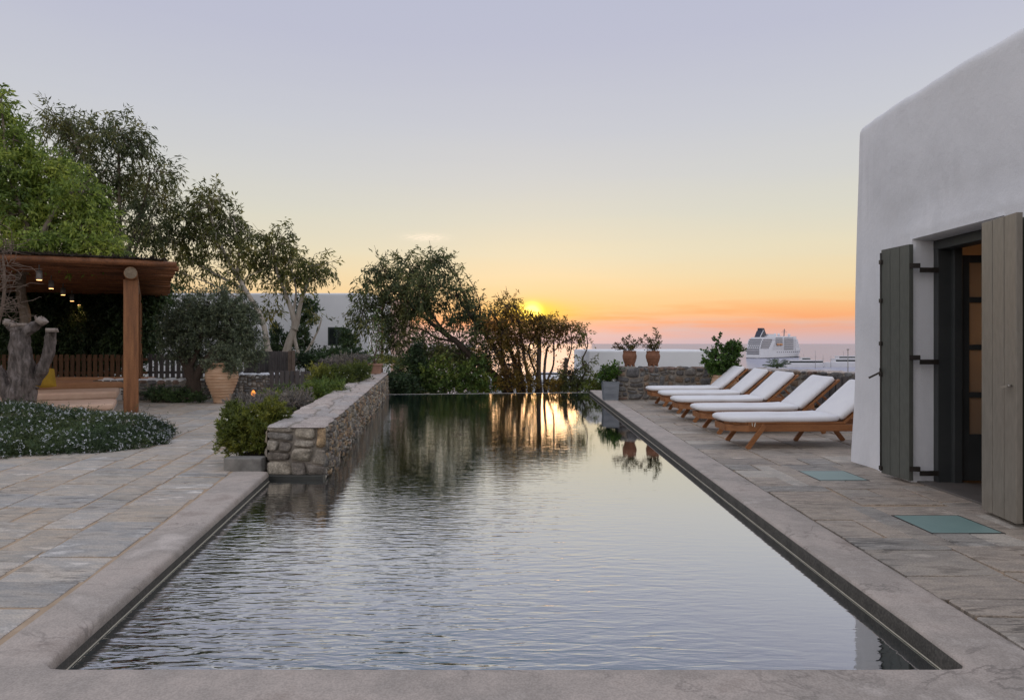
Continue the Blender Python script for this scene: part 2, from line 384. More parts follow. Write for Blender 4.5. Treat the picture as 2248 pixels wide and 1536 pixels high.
def stone_face(mb, fpos, fn, U, V, wmin=.14, wmax=.42, hmin=.09, hmax=.24, gap=.014, puff=.045, warp=.04, n=6, seed=1, V0=0, U0=0):
    """cover a face with puffed stones. fpos(u,v)->point, fn->outward normal"""
    rng = random.Random(seed); rects = []
    split_rects(U0, V0, U, V, wmin, wmax, hmin, hmax, rects, rng)
    for (a, b, c, d) in rects:
        cu, cv, hw, hh = (a + c) / 2, (b + d) / 2, (c - a) / 2 - gap / 2, (d - b) / 2 - gap / 2
        if hw < .015 or hh < .015: continue
        dep = puff * rng.uniform(.55, 1.25); tx, ty = rng.uniform(-.3, .3), rng.uniform(-.3, .3); vs = []; ex = rng.uniform(.12, .3)
        ofs = Vector((rng.uniform(0, 99), rng.uniform(0, 99), 0))
        for j in range(n + 1):
            for i in range(n + 1):
                x, y = 2 * i / n - 1, 2 * j / n - 1
                # cluster samples toward the edge
                x = math.copysign(abs(x) ** .7, x); y = math.copysign(abs(y) ** .7, y)
                sx = x * math.sqrt(1 - ex * y * y); sy = y * math.sqrt(1 - ex * x * x)
                u, v = cu + sx * hw, cv + sy * hh
                wv = noise.noise_vector(Vector((u * 2.3, v * 3.1, seed * 1.7)))
                eu = min(1, 6 * min(u - U0, U - u) / (U - U0)) if True else 1
                ev = min(1, 5 * min(v - V0, V - v) / (V - V0))
                u += wv.x * warp * max(0, eu) * 1.4; v += wv.y * warp * max(0, ev)
                e = (1 - abs(x) ** 5) * (1 - abs(y) ** 5)
                hgt = dep * (max(0, e) ** .35) * (1 + tx * x + ty * y) + .016 * noise.noise(Vector((u * 14, v * 14, 0)) + ofs) * (e > 0)
                vs.append(fpos(u, v) + fn * hgt)
        fs = [(j * (n + 1) + i, j * (n + 1) + i + 1, (j + 1) * (n + 1) + i + 1, (j + 1) * (n + 1) + i) for j in range(n) for i in range(n)]
        mb.add(vs, fs, True)

# ================================================================== WORLD, CAMERA, SUN
cam = bpy.data.cameras.new('camera'); co = bpy.data.objects.new('camera', cam); COL.objects.link(co); scene.camera = co
co.location = (0, 0, H); co.rotation_euler = (math.radians(90), 0, 0)
cam.sensor_width = 36; cam.lens = F / 2248 * 36; cam.shift_y = -14 / 2248; cam.clip_start = .05; cam.clip_end = 90000
scene.render.resolution_x = 1024; scene.render.resolution_y = 699
SUN_EL, SUN_AZ = math.atan(70 / F), math.atan(44 / F)
sun = bpy.data.lights.new('sun', 'SUN'); so = bpy.data.objects.new('sun', sun); COL.objects.link(so)
sun.energy = .09; sun.angle = math.radians(10); sun.color = (1, .52, .22)
sd = Vector((math.sin(SUN_AZ) * math.cos(SUN_EL), math.cos(SUN_AZ) * math.cos(SUN_EL), math.sin(SUN_EL)))
so.rotation_euler = sd.to_track_quat('Z', 'Y').to_euler(); so.location = (0, 30, 12)

w = bpy.data.worlds.new('World'); scene.world = w; w.use_nodes = True
nt = w.node_tree; N, L = nt.nodes, nt.links; N.clear()
out = N.new('ShaderNodeOutputWorld'); bg = N.new('ShaderNodeBackground'); L.new(bg.outputs[0], out.inputs[0])
tc = N.new('ShaderNodeTexCoord'); sep = N.new('ShaderNodeSeparateXYZ'); L.new(tc.outputs['Generated'], sep.inputs[0])
def math_(op, a, b=None, clamp=False):
    n = N.new('ShaderNodeMath'); n.operation = op; n.use_clamp = clamp
    for i, x in enumerate((a, b)):
        if x is None: continue
        if isinstance(x, (int, float)): n.inputs[i].default_value = x
        else: L.new(x, n.inputs[i])
    return n.outputs[0]
def srgb(r, g, b):
    f = lambda c: (c / 255 / 12.92) if c <= 10 else ((c / 255 + .055) / 1.055) ** 2.4
    return (f(r), f(g), f(b))
def mixc(f, a, b, mode='MIX'):
    n = N.new('ShaderNodeMix'); n.data_type = 'RGBA'; n.blend_type = mode
    for s, x in (('Factor', f), ('A', a), ('B', b)):
        if isinstance(x, (int, float)): n.inputs[s].default_value = x
        elif isinstance(x, tuple): n.inputs[s].default_value = (*x, 1)
        else: L.new(x, n.inputs[s])
    return n.outputs['Result']
# elevation, with a wavy horizontal wisp disturbance near the horizon
cmp_ = N.new('ShaderNodeMapping'); cmp_.inputs['Scale'].default_value = (2.2, 2.2, 26); cmp_.inputs['Rotation'].default_value = (0, math.radians(5), 0)
L.new(tc.outputs['Generated'], cmp_.inputs[0])
cn = N.new('ShaderNodeTexNoise'); cn.inputs['Scale'].default_value = 1.6; cn.inputs['Detail'].default_value = 6; cn.inputs['Roughness'].default_value = .55; L.new(cmp_.outputs[0], cn.inputs['Vector'])
z = sep.outputs['Z']
zw = math_('ADD', z, math_('MULTIPLY', math_('SUBTRACT', cn.outputs['Fac'], .5), .022))
stops = [(-1.0, (150, 150, 160)), (-.02, (178, 164, 176)), (.0, (199, 182, 192)), (.014, (208, 184, 188)), (.026, (226, 182, 168)), (.038, (249, 190, 146)),
         (.052, (251, 202, 146)), (.07, (248, 213, 161)), (.095, (243, 221, 179)), (.13, (235, 224, 195)), (.18, (223, 220, 205)),
         (.235, (214, 214, 212)), (.3, (205, 207, 215)), (.4, (194, 196, 214)), (.46, (191, 194, 214)), (.62, (214, 218, 234)), (1.0, (226, 231, 246))]
r = ramp(nt, [((e + .1) / 1.1 if e > -.1 else 0, srgb(*c)) for e, c in stops], math_('DIVIDE', math_('ADD', zw, .1), 1.1))
# the sky opposite the sun: soft mauve and blue
rb = ramp(nt, [(0, srgb(170, 165, 170)), (.09, srgb(222, 212, 208)), (.25, srgb(238, 234, 232)), (.5, srgb(230, 231, 236)), (1, srgb(190, 197, 216))], math_('DIVIDE', math_('ADD', z, .1), 1.1))
side = math_('MULTIPLY', math_('ADD', sep.outputs['Y'], .15), 1.6, True)
col = mixc(side, mixc(1.0, rb.outputs[0], (1.28, 1.27, 1.26), 'MULTIPLY'), r.outputs[0])
# pink-orange streaks close to the horizon, strongest toward the sun
dx = math_('SUBTRACT', sep.outputs['X'], sd.x); dz = math_('SUBTRACT', z, sd.z)
streak = math_('MULTIPLY', math_('SUBTRACT', cn.outputs['Fac'], .47), 8.0, True)
band = math_('SUBTRACT', 1, math_('MULTIPLY', math_('ABSOLUTE', math_('SUBTRACT', z, .036)), 30), True)
near = math_('SUBTRACT', 1.0, math_('MULTIPLY', math_('ABSOLUTE', math_('SUBTRACT', dx, .12)), 1.5), True)
front = math_('MULTIPLY', sep.outputs['Y'], 3, True)
col = mixc(math_('MULTIPLY', math_('MULTIPLY', math_('MULTIPLY', streak, band), near), math_('MULTIPLY', front, .75)), col, srgb(255, 148, 84))
# yellow glow: wide flat halo, then tight core
def gauss(sx, sz):
    q = math_('ADD', math_('POWER', math_('MULTIPLY', math_('ABSOLUTE', dx), 1 / sx), 2), math_('POWER', math_('MULTIPLY', math_('ABSOLUTE', dz), 1 / sz), 2))
    return math_('MULTIPLY', math_('EXPONENT', math_('MULTIPLY', q, -1)), front)
col = mixc(math_('MULTIPLY', gauss(.085, .014), .55), col, srgb(255, 206, 70))
col = mixc(math_('MULTIPLY', gauss(.036, .015), .9), col, srgb(255, 226, 60))
# one small pale cloud high over the trees
cx_, cz_ = (935 - CX) / F, (HOR - 521) / F
cdx = math_('DIVIDE', math_('SUBTRACT', sep.outputs['X'], cx_ * .98), .026); cdz = math_('DIVIDE', math_('SUBTRACT', z, cz_ * .98), .0052)
cq = math_('ADD', math_('POWER', math_('ABSOLUTE', cdx), 2), math_('POWER', math_('ABSOLUTE', cdz), 2))
cn2 = N.new('ShaderNodeTexNoise'); cn2.inputs['Scale'].default_value = 70; cn2.inputs['Detail'].default_value = 4; L.new(cmp_.outputs[0], cn2.inputs['Vector'])
cl_ = math_('MULTIPLY', math_('EXPONENT', math_('MULTIPLY', cq, -1.1)), math_('MULTIPLY', front, 1.6))
col = mixc(math_('MULTIPLY', cl_, math_('ADD', .12, math_('MULTIPLY', math_('SUBTRACT', cn2.outputs['Fac'], .38), 4.0, True))), col, srgb(255, 240, 216))
# physical sky blended in (Nishita, same sun direction)
sky = N.new('ShaderNodeTexSky'); sky.sky_type = 'NISHITA'; sky.sun_disc = False; sky.sun_elevation = SUN_EL; sky.sun_rotation = SUN_AZ
nish = mixc(1.0, sky.outputs[0], (.10, .10, .10), 'MULTIPLY')
col = mixc(.06, col, nish)
disc = math_('MULTIPLY', gauss(.0095, .0085), 2.2)
core = N.new('ShaderNodeMix'); core.data_type = 'RGBA'; core.blend_type = 'ADD'; core.inputs['Factor'].default_value = 1
dc = mixc(disc, (0, 0, 0), (3.0, 1.9, .35)); N[-1].clamp_factor = True
L.new(col, core.inputs['A']); L.new(dc, core.inputs['B'])
L.new(core.outputs['Result'], bg.inputs[0]); bg.inputs[1].default_value = 1.0

scene.view_settings.view_transform = 'Standard'; scene.view_settings.look = 'None'; scene.view_settings.exposure = 0; scene.view_settings.gamma = 1
cy = scene.cycles; cy.use_denoising = True; cy.max_bounces = 6; cy.diffuse_bounces = 3; cy.glossy_bounces = 3; cy.transmission_bounces = 4; cy.transparent_max_bounces = 8
cy.caustics_reflective = False; cy.caustics_refractive = False; cy.sample_clamp_indirect = 4

# ================================================================== SETTING
# ---- pool lines
WL = -.09
def XR(y): return 1.77 + .02 * y            # right inner coping line
def XL(y): return -1.49 - .14 * y           # left inner coping line
def XW(y): return -1.05 - .125 * y          # water face of the stone wall
def XLO(y): return -1.74 - .157 * y         # left outer coping line
def XRO(y): return 2.11 + .02 * y

# terrain
def th(x, y):
    if x < -3.6 and y < 36: base = -.12
    elif y < 13: base = -.12
    else:
        base = -.12 - 3.2 * min(1, max(0, (y - 13) / 5.5))
    if x < -3.6:
        t = max(0, y - 36) / 300
    else: t = max(0, y - 24) / 312
    base -= 24.5 * min(1.2, t) + (3.2 if x < -3.6 else 0) * min(1, t * 6)
    return base + (.25 * noise.noise(Vector((x * .12, y * .12, 0))) * min(1, max(0, y - 22) / 8))
xs = sorted(set([-900, -500, -300, -160, -90, -60, -40, -30, -24, -18, -14, -10, -7, -5, -3.7, -3.5, -2, 0, 2, 3, 5, 7, 10, 15, 22, 30, 45, 70, 110, 180, 320, 600, 900]))
ys = [-900, -400, -150, -60, -20, -8, 0, 5, 9, 12.9, 14, 15.5, 17, 18.5, 20, 22, 24, 27, 30, 33, 36, 40, 46, 54, 65, 80, 100, 130, 170, 220, 280, 330, 370]
mb = MB(); mb.add([(x, y, th(x, y)) for y in ys for x in xs], [(j * len(xs) + i, j * len(xs) + i + 1, (j + 1) * len(xs) + i + 1, (j + 1) * len(xs) + i) for j in range(len(ys) - 1) for i in range(len(xs) - 1)
        if not (-3.4 <= xs[i] and xs[i + 1] <= 2.01 and ys[j + 1] <= 18.6 and ys[j] >= 0)], True)
o = mb.build('terrain', M['hill']); tag(o, 'dry hillside ground falling away from the terrace to the sea', 'ground', kind='structure')

# sea
m, nt2, N2, L2 = new_mat('sea_water')
o2 = N2.new('ShaderNodeOutputMaterial'); b2 = N2.new('ShaderNodeBsdfDiffuse'); b2.inputs['Color'].default_value = (.44, .44, .53, 1)
g2 = N2.new('ShaderNodeBsdfGlossy'); g2.inputs['Roughness'].default_value = .12; x2 = N2.new('ShaderNodeMixShader'); x2.inputs[0].default_value = .34
t2 = N2.new('ShaderNodeTexCoord'); mp2 = N2.new('ShaderNodeMapping'); mp2.inputs['Scale'].default_value = (.05, .11, 1); L2.new(t2.outputs['Object'], mp2.inputs[0])
n2 = N2.new('ShaderNodeTexNoise'); n2.inputs['Scale'].default_value = 1.4; n2.inputs['Detail'].default_value = 5; L2.new(mp2.outputs[0], n2.inputs['Vector'])
bp2 = N2.new('ShaderNodeBump'); bp2.inputs['Strength'].default_value = .55; bp2.inputs['Distance'].default_value = .8; L2.new(n2.outputs['Fac'], bp2.inputs['Height'])
L2.new(bp2.outputs[0], g2.inputs['Normal']); L2.new(bp2.outputs[0], b2.inputs['Normal']); L2.new(b2.outputs[0], x2.inputs[1]); L2.new(g2.outputs[0], x2.inputs[2]); L2.new(x2.outputs[0], o2.inputs[0])
mb = MB(); S = 60000; mb.add([(-S, -S, -24), (S, -S, -24), (S, S, -24), (-S, S, -24)], [(0, 1, 2, 3)])
tag(mb.build('sea', m), 'calm pale sea stretching to the horizon', 'sea', kind='structure')

# ---- pool basin
mb = MB()
ring = [(XR(2.6) + .0, 2.62), (XR(18.9), 18.95), (XW(18.6) - .3, 18.65), (XW(7.1) - .62, 7.1), (XL(7.0) - .1, 6.95), (XL(2.62) - .0, 2.62)]
ring = [(x + (.03 if x > 0 else -.03), y) for x, y in ring]
n = len(ring); zb = -1.5
vs = [(x, y, -.14) for x, y in ring] + [(x, y, zb) for x, y in ring]
mb.add(vs, [(i, (i + 1) % n, (i + 1) % n + n, i + n) for i in range(n)] + [tuple(range(n, 2 * n))[::-1]])
basin = mb.build('pool_basin', M['poolwall']); tag(basin, 'dark teal plastered basin under the pool water', 'pool basin', kind='structure')
mb = MB(); a, b = (XW(18.6) - .3, 18.64), (XR(19.4) + .02, 19.42)
mb.add([(a[0], a[1], WL + .004), (b[0], b[1], WL + .004), (b[0], b[1] + .16, WL - .004), (a[0], a[1] + .16, WL - .004),
        (a[0], a[1], -1.5), (b[0], b[1], -1.5), (b[0], b[1] + .16, -3.4), (a[0], a[1] + .16, -3.4)],
       [(0, 1, 2, 3), (3, 2, 6, 7), (0, 4, 5, 1), (0, 3, 7, 4), (1, 5, 6, 2)])
mb.build('overflow_edge', M['plinth'], basin)
# waterline trim on both copings
mb = MB()
for X, y0, y1, s in ((XR, 2.75, 18.9, -1), (XL, 2.75, 6.9, 1)):
    mb.bar((X(y0) + s * .003, y0, WL + .004), (X(y1) + s * .003, y1, WL + .002), .005, .004)
mb.build('waterline_trim', M['trim'], basin)
mb = MB()
for X, y0, y1, s in ((XR, 2.75, 18.9, -1), (XL, 2.75, 6.9, 1)):
    mb.bar((X(y0) + s * .0015, y0, WL - .14), (X(y1) + s * .0015, y1, WL - .14), .006, .27)
mb.bar((-1.86, 2.736, WL - .13), (1.82, 2.736, WL - .13), .006, .27)
mb.build('dark_tile_band', M['wetface'], basin)

# ---- water
m, nt2, N2, L2 = new_mat('pool_water')
o2 = N2.new('ShaderNodeOutputMaterial')
t2 = N2.new('ShaderNodeTexCoord')
def ripple(scale, rot, det, dist=0.0, rough=.5):
    mp = N2.new('ShaderNodeMapping'); mp.inputs['Scale'].default_value = scale; mp.inputs['Rotation'].default_value = (0, 0, rot); L2.new(t2.outputs['Object'], mp.inputs[0])
    q = N2.new('ShaderNodeTexNoise'); q.inputs['Scale'].default_value = 1; q.inputs['Detail'].default_value = det; q.inputs['Distortion'].default_value = dist
    q.inputs['Roughness'].default_value = rough
    L2.new(mp.outputs[0], q.inputs['Vector']); return q.outputs['Fac']
def m2(op, a, b=None, cl=False):
    n = N2.new('ShaderNodeMath'); n.operation = op; n.use_clamp = cl
    for i, x in enumerate((a, b)):
        if x is None: continue
        if isinstance(x, (int, float)): n.inputs[i].default_value = x
        else: L2.new(x, n.inputs[i])
    return n.outputs[0]
r1 = ripple((4.2, 16.0, 1), .10, 2.0, .7, .45); r2_ = ripple((9, 30, 1), -.18, 2, .4, .5); r3 = ripple((.7, 1.3, 1), .3, 1, 0)
se = N2.new('ShaderNodeSeparateXYZ'); L2.new(t2.outputs['Object'], se.inputs[0])
# livelier ripples toward the left, calm toward the right and middle
amp = m2('SUBTRACT', .92, m2('MULTIPLY', m2('MAXIMUM', m2('ADD', se.outputs['X'], .3), 0), .46))
far_ = m2('MINIMUM', m2('MAXIMUM', m2('SUBTRACT', 1.5, m2('MULTIPLY', se.outputs['Y'], .18)), .25), 1.1)
amp = m2('MULTIPLY', m2('MULTIPLY', m2('MAXIMUM', amp, .1), far_), m2('ADD', .35, m2('MULTIPLY', r3, 1.3)))
hh = m2('ADD', m2('MULTIPLY', r1, 1.0), m2('MULTIPLY', r2_, .42)); hh = m2('MULTIPLY', hh, amp)
bp = N2.new('ShaderNodeBump'); bp.inputs['Strength'].default_value = 1; bp.inputs['Distance'].default_value = .0085; L2.new(hh, bp.inputs['Height'])
lw = N2.new('ShaderNodeLayerWeight'); lw.inputs['Blend'].default_value = .5; L2.new(bp.outputs[0], lw.inputs['Normal'])
mr = N2.new('ShaderNodeMapRange'); mr.interpolation_type = 'SMOOTHSTEP'; L2.new(lw.outputs['Facing'], mr.inputs[0])
for k_, v_ in zip((1, 2, 3, 4), (.31, .79, .03, .95)): mr.inputs[k_].default_value = v_
frf = mr.outputs[0]
gl = N2.new('ShaderNodeBsdfGlossy'); gl.inputs['Roughness'].default_value = .02; L2.new(bp.outputs[0], gl.inputs['Normal'])
tr = N2.new('ShaderNodeBsdfTransparent'); tr.inputs[0].default_value = (.4, .75, .85, 1)
mx = N2.new('ShaderNodeMixShader'); L2.new(frf, mx.inputs[0]); L2.new(tr.outputs[0], mx.inputs[1]); L2.new(gl.outputs[0], mx.inputs[2]); L2.new(mx.outputs[0], o2.inputs[0])
mb = MB(); pts = [(XL(2.6), 2.6), (XR(2.6), 2.6), (XR(19.4), 19.425), (XW(18.6) - .25, 18.65), (XW(7.3) - .5, 7.3), (XL(7.05) - .08, 7.02)]
mb.add([(x, y, WL) for x, y in pts], [tuple(range(6))])
tag(mb.build('pool_water', m), 'long still pool of dark water mirroring the sunset sky', 'water', kind='structure')

# ---- coping
prof = [(0, -.75), (0, -.04), (.006, -.026), (.02, -.009), (.042, .002), (.075, .007), (.16, .010), (.5, .011), (.9, .010), (.985, .006), (1, -.002), (1, -.12)]
I, O_ = [], []
path_i = [(XR(y), y) for y in (18.95, 16, 13, 10, 7.5, 5.5, 4, 3.2, 2.78)] + [(1.80, 2.745), (1.74, 2.735), (1.0, 2.733), (0, 2.735), (-1.0, 2.737), (-1.78, 2.738), (-1.84, 2.745)] + [(XL(y), y) for y in (2.78, 3.2, 4, 5, 6, 6.6, 6.9)]
path_o = [(XRO(y), y) for y in (18.95, 16, 13, 10, 7.5, 5.5, 4, 3.2, 2.5)] + [(2.16, 2.2), (2.0, 2.2), (1.0, 2.2), (0, 2.2), (-1.0, 2.2), (-2.0, 2.2), (-2.09, 2.2)] + [(XLO(y), y) for y in (2.5, 3.2, 4, 5, 6, 6.6, 6.9)]
mb = MB(); vs = []
for k, ((xi, yi), (xo, yo)) in enumerate(zip(path_i, path_o)):
    for t, zz in prof:
        wob = .004 * noise.noise(Vector((xi * .9 + t, yi * .9, 3)))
        tt = t * .34 / max(.34, math.hypot(xo - xi, yo - yi)) if t < .9 else t
        tt = t if t > .3 else t * .34 / math.hypot(xo - xi, yo - yi)
        vs.append((xi + (xo - xi) * tt, yi + (yo - yi) * tt, zz + (wob if t > .01 else 0)))
npf = len(prof)
fs = [(k * npf + i, k * npf + i + 1, (k + 1) * npf + i + 1, (k + 1) * npf + i) for k in range(len(path_i) - 1) for i in range(npf - 1)]
mb.add([vs[i] for i in range(len(vs))], fs, True)
mb.mi = [1 if (q % (npf - 1)) < (3 if q // (npf - 1) < 9 else 1) else 0 for q in range(len(fs))]; e0 = (len(path_i) - 1) * npf
mb.add([vs[i] for i in range(npf)], [tuple(range(npf))]); mb.add([vs[e0 + i] for i in range(npf)], [tuple(range(npf))[::-1]])
tag(mb.build('pool_coping', [M['cement'], M['algae']]), 'wide rounded cement coping round the pool edge', 'pool coping', kind='structure')

# ---- flagstone paving
def pave(name, label, f, umax, v0, v1, keep, mats, seed, wmin, wmax, hmin, hmax, base_poly, step, jw=1.0, jd=.0055):
    rng = random.Random(seed); mb = MB(); u = step; k = 0
    while u < umax:
        wdt = rng.uniform(wmin, wmax); v = v0 - rng.uniform(0, .4)
        while v < v1:
            h = rng.uniform(hmin, hmax)
            rects = []
            if rng.random() < .25 and wdt > .5 and h > .3: rects = [(u, v, u + wdt * .5, v + h), (u + wdt * .5, v, u + wdt, v + h)]
            elif rng.random() < .2 and h > .42: rects = [(u, v, u + wdt, v + h * .4), (u, v + h * .4, u + wdt, v + h)]
            else: rects = [(u, v, u + wdt, v + h)]
            for a, b, c, d in rects:
                cxx, cyy = f((a + c) / 2, (b + d) / 2)
                if not keep(cxx, cyy): continue
                g = rng.uniform(.006, .019) * jw; g2_ = rng.uniform(.0025, .007); ring = []
                zt = .0 + rng.uniform(-.0025, .0025); ch = .02 * rng.uniform(.3, 1.2)
                c4 = [(a + g, b + g2_), (c - g, b + g2_), (c - g, d - g2_), (a + g, d - g2_)]
                c4 = [(x + rng.uniform(-.012, .012), y + rng.uniform(-.016, .016)) for x, y in c4]
                outl = []
                for i in range(4):
                    p, q = Vector(c4[i]), Vector(c4[(i + 1) % 4]); pr = Vector(c4[i - 1])
                    d1 = (q - p); L1 = d1.length; d1.normalize(); d0 = (pr - p).normalized()
                    outl.append(p + d0 * ch); outl.append(p + d1 * ch)
                    ns = max(1, int(L1 / .12))
                    for s_ in range(1, ns):
                        outl.append(p.lerp(q, s_ / ns) + Vector((-d1.y, d1.x)) * rng.uniform(-.004, .006))
                cc = Vector(((a + c) / 2, (b + d) / 2))
                lo = [(*f(*p), -.02) for p in outl]; mid = [(*f(*p), zt - .003) for p in outl]
                hi = [(*f(*(p + (cc - p).normalized() * .007)), zt) for p in outl]
                n_ = len(outl); tilt = rng.uniform(-.004, .004)
                mb.add(lo + mid + hi, [(i, (i + 1) % n_, (i + 1) % n_ + n_, i + n_) for i in range(n_)] + [(i + n_, (i + 1) % n_ + n_, (i + 1) % n_ + 2 * n_, i + 2 * n_) for i in range(n_)] + [tuple(range(2 * n_, 3 * n_))])
            v += h
        u += wdt; k += 1
    o = mb.build(name, mats[0]); tag(o, label, 'paving', kind='structure')
    b = MB(); nb = len(base_poly)
    b.add([(x, y, -jd) for x, y in base_poly] + [(x, y, -.6) for x, y in base_poly], [tuple(range(nb))] + [(i, i + nb, (i + 1) % nb + nb, (i + 1) % nb) for i in range(nb)])
    b.build('joint_bed', mats[1], o)
    return o
fl = lambda u, v: (XLO(v) - u, v)
def keepL(x, y):
    return not (y > 7.05 and x > -1.50 - .187 * y) and x > -16
pave('paving', 'grey and tan flagstone terrace on the pergola side of the pool', fl, 12.5, 1.0, 15.5, keepL, (M['stonepave'], M['mortar']), 5, .28, .62, .2, .55,
     [(XLO(0) , -1), (XLO(2.2), 2.2), (XLO(15.6), 15.6), (-17, 15.6), (-17, -1)], .022)
fr_ = lambda u, v: (XRO(v) + u, v)
GP = [(2.93, 6.5, 3.38, 6.96), (2.885, 4.69, 3.365, 5.16)]
def keepR(x, y):
    for a, b, c, d in GP:
        if a - .17 < x < c + .17 and b - .14 < y < d + .14: return False
    if y < 7.6 and x > 4.2: return False
    return True
o = pave('paving', 'brownish flagstone sun deck between the pool and the white house', fr_, 6.6, 1.0, 15.6, keepR, (M['stonepave2'], M['mortar']), 9, .42, .8, .22, .5,
     [(XRO(2.2) - .0, -1), (XRO(15.8), 15.85), (9, 15.85), (9, -1)][0:4], .012, .75, .011)
# hand-fitted stones round the two glass panels
mb = MB()
for a, b, c, d in GP:
    X0, Y0, X1, Y1 = a - .36, b - .3, c + .36, d + .3
    for (p, q, r_, s_) in ((X0, Y0, a - .2, Y1), (a - .195, Y0, a - .012, b + .2), (a - .195, b + .21, a - .012, Y1), (c + .012, Y0, X1 - .05, b + .26), (c + .012, b + .27, X1, Y1), (a - .005, Y0, (a + c) / 2, b - .012), ((a + c) / 2 + .01, Y0, c + .005, b - .012), (a - .005, d + .012, c + .005, Y1)):
        z_ = random.uniform(-.001, .003)
        mb.box((p, q, -.02), (r_, s_, z_ + .001))
mb.build('panel_border_stones', M['stonepave2'], o, bevel=.004, seg=1)
# front apron under the camera
mb = MB(); mb.box((-2.4, -1, -.3), (2.3, 2.19, -.004)); ap = mb.build('paving', M['stonepave2']); tag(ap, 'flagstone apron at the near end of the pool', 'paving', kind='structure')
for i, (a, b, c, d) in enumerate(GP):
    mb = MB(); mb.box((a, b, -.02), (c, d, .0045)); g = mb.build('glass_panel', M['glasspanel'], bevel=.003)
    fb = MB(); t_ = .014
    for p_, q_ in (((a - t_, b - t_, -.02), (c + t_, b - .001, .003)), ((a - t_, d + .001, -.02), (c + t_, d + t_, .003)), ((a - t_, b - .001, -.02), (a - .001, d + .001, .003)), ((c + .001, b - .001, -.02), (c + t_, d + .001, .003))): fb.box(p_, q_)
    fb.build('metal_frame', M['iron'], g)
    tag(g, ('frosted green glass panel set in the paving nearer the sun loungers' if i == 0 else 'frosted green glass panel set in the paving nearest the open door shutter'), 'glass floor panel', 'glass panels set in the paving')

# ================================================================== STONE WALLS
# low wall along the pool
wall = thing('stone_wall', 'long rubble stone wall with flat pale cap rising out of the pool', 'wall', (XW(7.04) - .3, 7.04, 0))
def rel(root, v): return Vector(v) - root.location
TW = lambda y: .455 + .0045 * (y - 7)
L0, L1 = 7.06, 18.7
core = MB(); core.add([rel(wall, (x, y, z)) for z in (-1.4, 1) for x, y in ((XW(L0) - .03, L0 + .02), (XW(L1) - .03, L1), (XW(L1) - .57, L1), (XW(L0) - .58, L0 + .02))], [(0, 3, 2, 1), (4, 5, 6, 7), (0, 1, 5, 4), (1, 2, 6, 5), (2, 3, 7, 6), (3, 0, 4, 7)])
core.v = [(x, y, (TW(y + 7.04) - .014) if z > 0 else z) for x, y, z in core.v]
core.build('core', M['wallmortar'], wall)
mb = MB(); dv = Vector((XW(L1) - XW(L0), L1 - L0, 0)); ln = dv.length; dv.normalize(); nr = Vector((dv.y, -dv.x, 0))
base = Vector((XW(L0) - .025, L0, 0)) - wall.location
stone_face(mb, lambda u, v: base + dv * u + Vector((0, 0, v)), nr, ln, .43, .07, .24, .05, .17, .006, .036, .10, 5, 3, V0=-.16)
b3 = Vector((XW(L0) - .61, L0 + .02, 0)) - wall.location
stone_face(mb, lambda u, v: b3 + Vector((u, 0, v)), Vector((0, -1, 0)), .62, .44, .24, .36, .15, .3, .012, .05, .06, 10, 8, V0=-.07)
base2 = Vector((XW(L0) - .6, L0, 0)) - wall.location
stone_face(mb, lambda u, v: base2 + dv * (ln - u) + Vector((0, 0, v)), -nr, ln, .42, .2, .45, .12, .25, .012, .04, .04, 4, 5, V0=-.05)
mb.build('stones', M['rubble'], wall)
mb = MB()
stone_face(mb, lambda u, v: Vector((XW(L0 + u) + .015 - v, L0 + u - .03, TW(L0 + u) - .02)) - wall.location, Vector((0, 0, 1)), ln, .62, .35, .9, .25, .5, .002, .022, .07, 8, 21)
mb.build('cap', M['slabtop'], wall)
# dark ledge under the wall's near end
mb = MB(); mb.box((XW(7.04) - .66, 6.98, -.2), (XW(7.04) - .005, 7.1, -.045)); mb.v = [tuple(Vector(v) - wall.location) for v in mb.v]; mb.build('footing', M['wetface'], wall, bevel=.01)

def rubble_wall(name, label, a, b, thick, h, m, seed, capm=None, ends=True, group=None, z0=0, hfun=None, n=5, **kw):
    a, b = Vector((*a, z0)), Vector((*b, z0)); root = thing(name, label, 'wall', a, group=group)
    d = (b - a); ln = d.length; d.normalize(); nr = Vector((d.y, -d.x, 0))
    if nr.y > 0: pass
    core = MB(); q = .02
    pts = [a + d * q - nr * q, a + d * (ln - q) - nr * q, a + d * (ln - q) - nr * (thick - q), a + d * q - nr * (thick - q)]
    core.add([p - a for p in pts] + [p - a + Vector((0, 0, h - .02)) for p in pts], [(0, 3, 2, 1), (4, 5, 6, 7), (0, 1, 5, 4), (1, 2, 6, 5), (2, 3, 7, 6), (3, 0, 4, 7)])
    core.build('core', M['wallmortar'], root)
    mb = MB()
    stone_face(mb, lambda u, v: d * u + Vector((0, 0, v)) - nr * .02, nr, ln, h, seed=seed, n=n, **kw)
    if ends:
        stone_face(mb, lambda u, v: d * .02 - nr * (thick - u) + Vector((0, 0, v)), -d, thick, h, seed=seed + 1, n=n, **kw)
        stone_face(mb, lambda u, v: d * (ln - .02) - nr * u + Vector((0, 0, v)), d, thick, h, seed=seed + 2, n=n, **kw)
    stone_face(mb, lambda u, v: d * (ln - u) + Vector((0, 0, v)) - nr * (thick - .02), -nr, ln, h, .2, .5, .12, .3, seed=seed + 3, n=3)
    mb.build('stones', m, root)
    mb = MB(); stone_face(mb, lambda u, v: d * u - nr * v + Vector((0, 0, h - .035)), Vector((0, 0, 1)), ln, thick, .25, .6, .2, .45, .006, .045, .02, 5, seed + 4)
    mb.build('cap', capm or M['slabtop'], root)
    return root
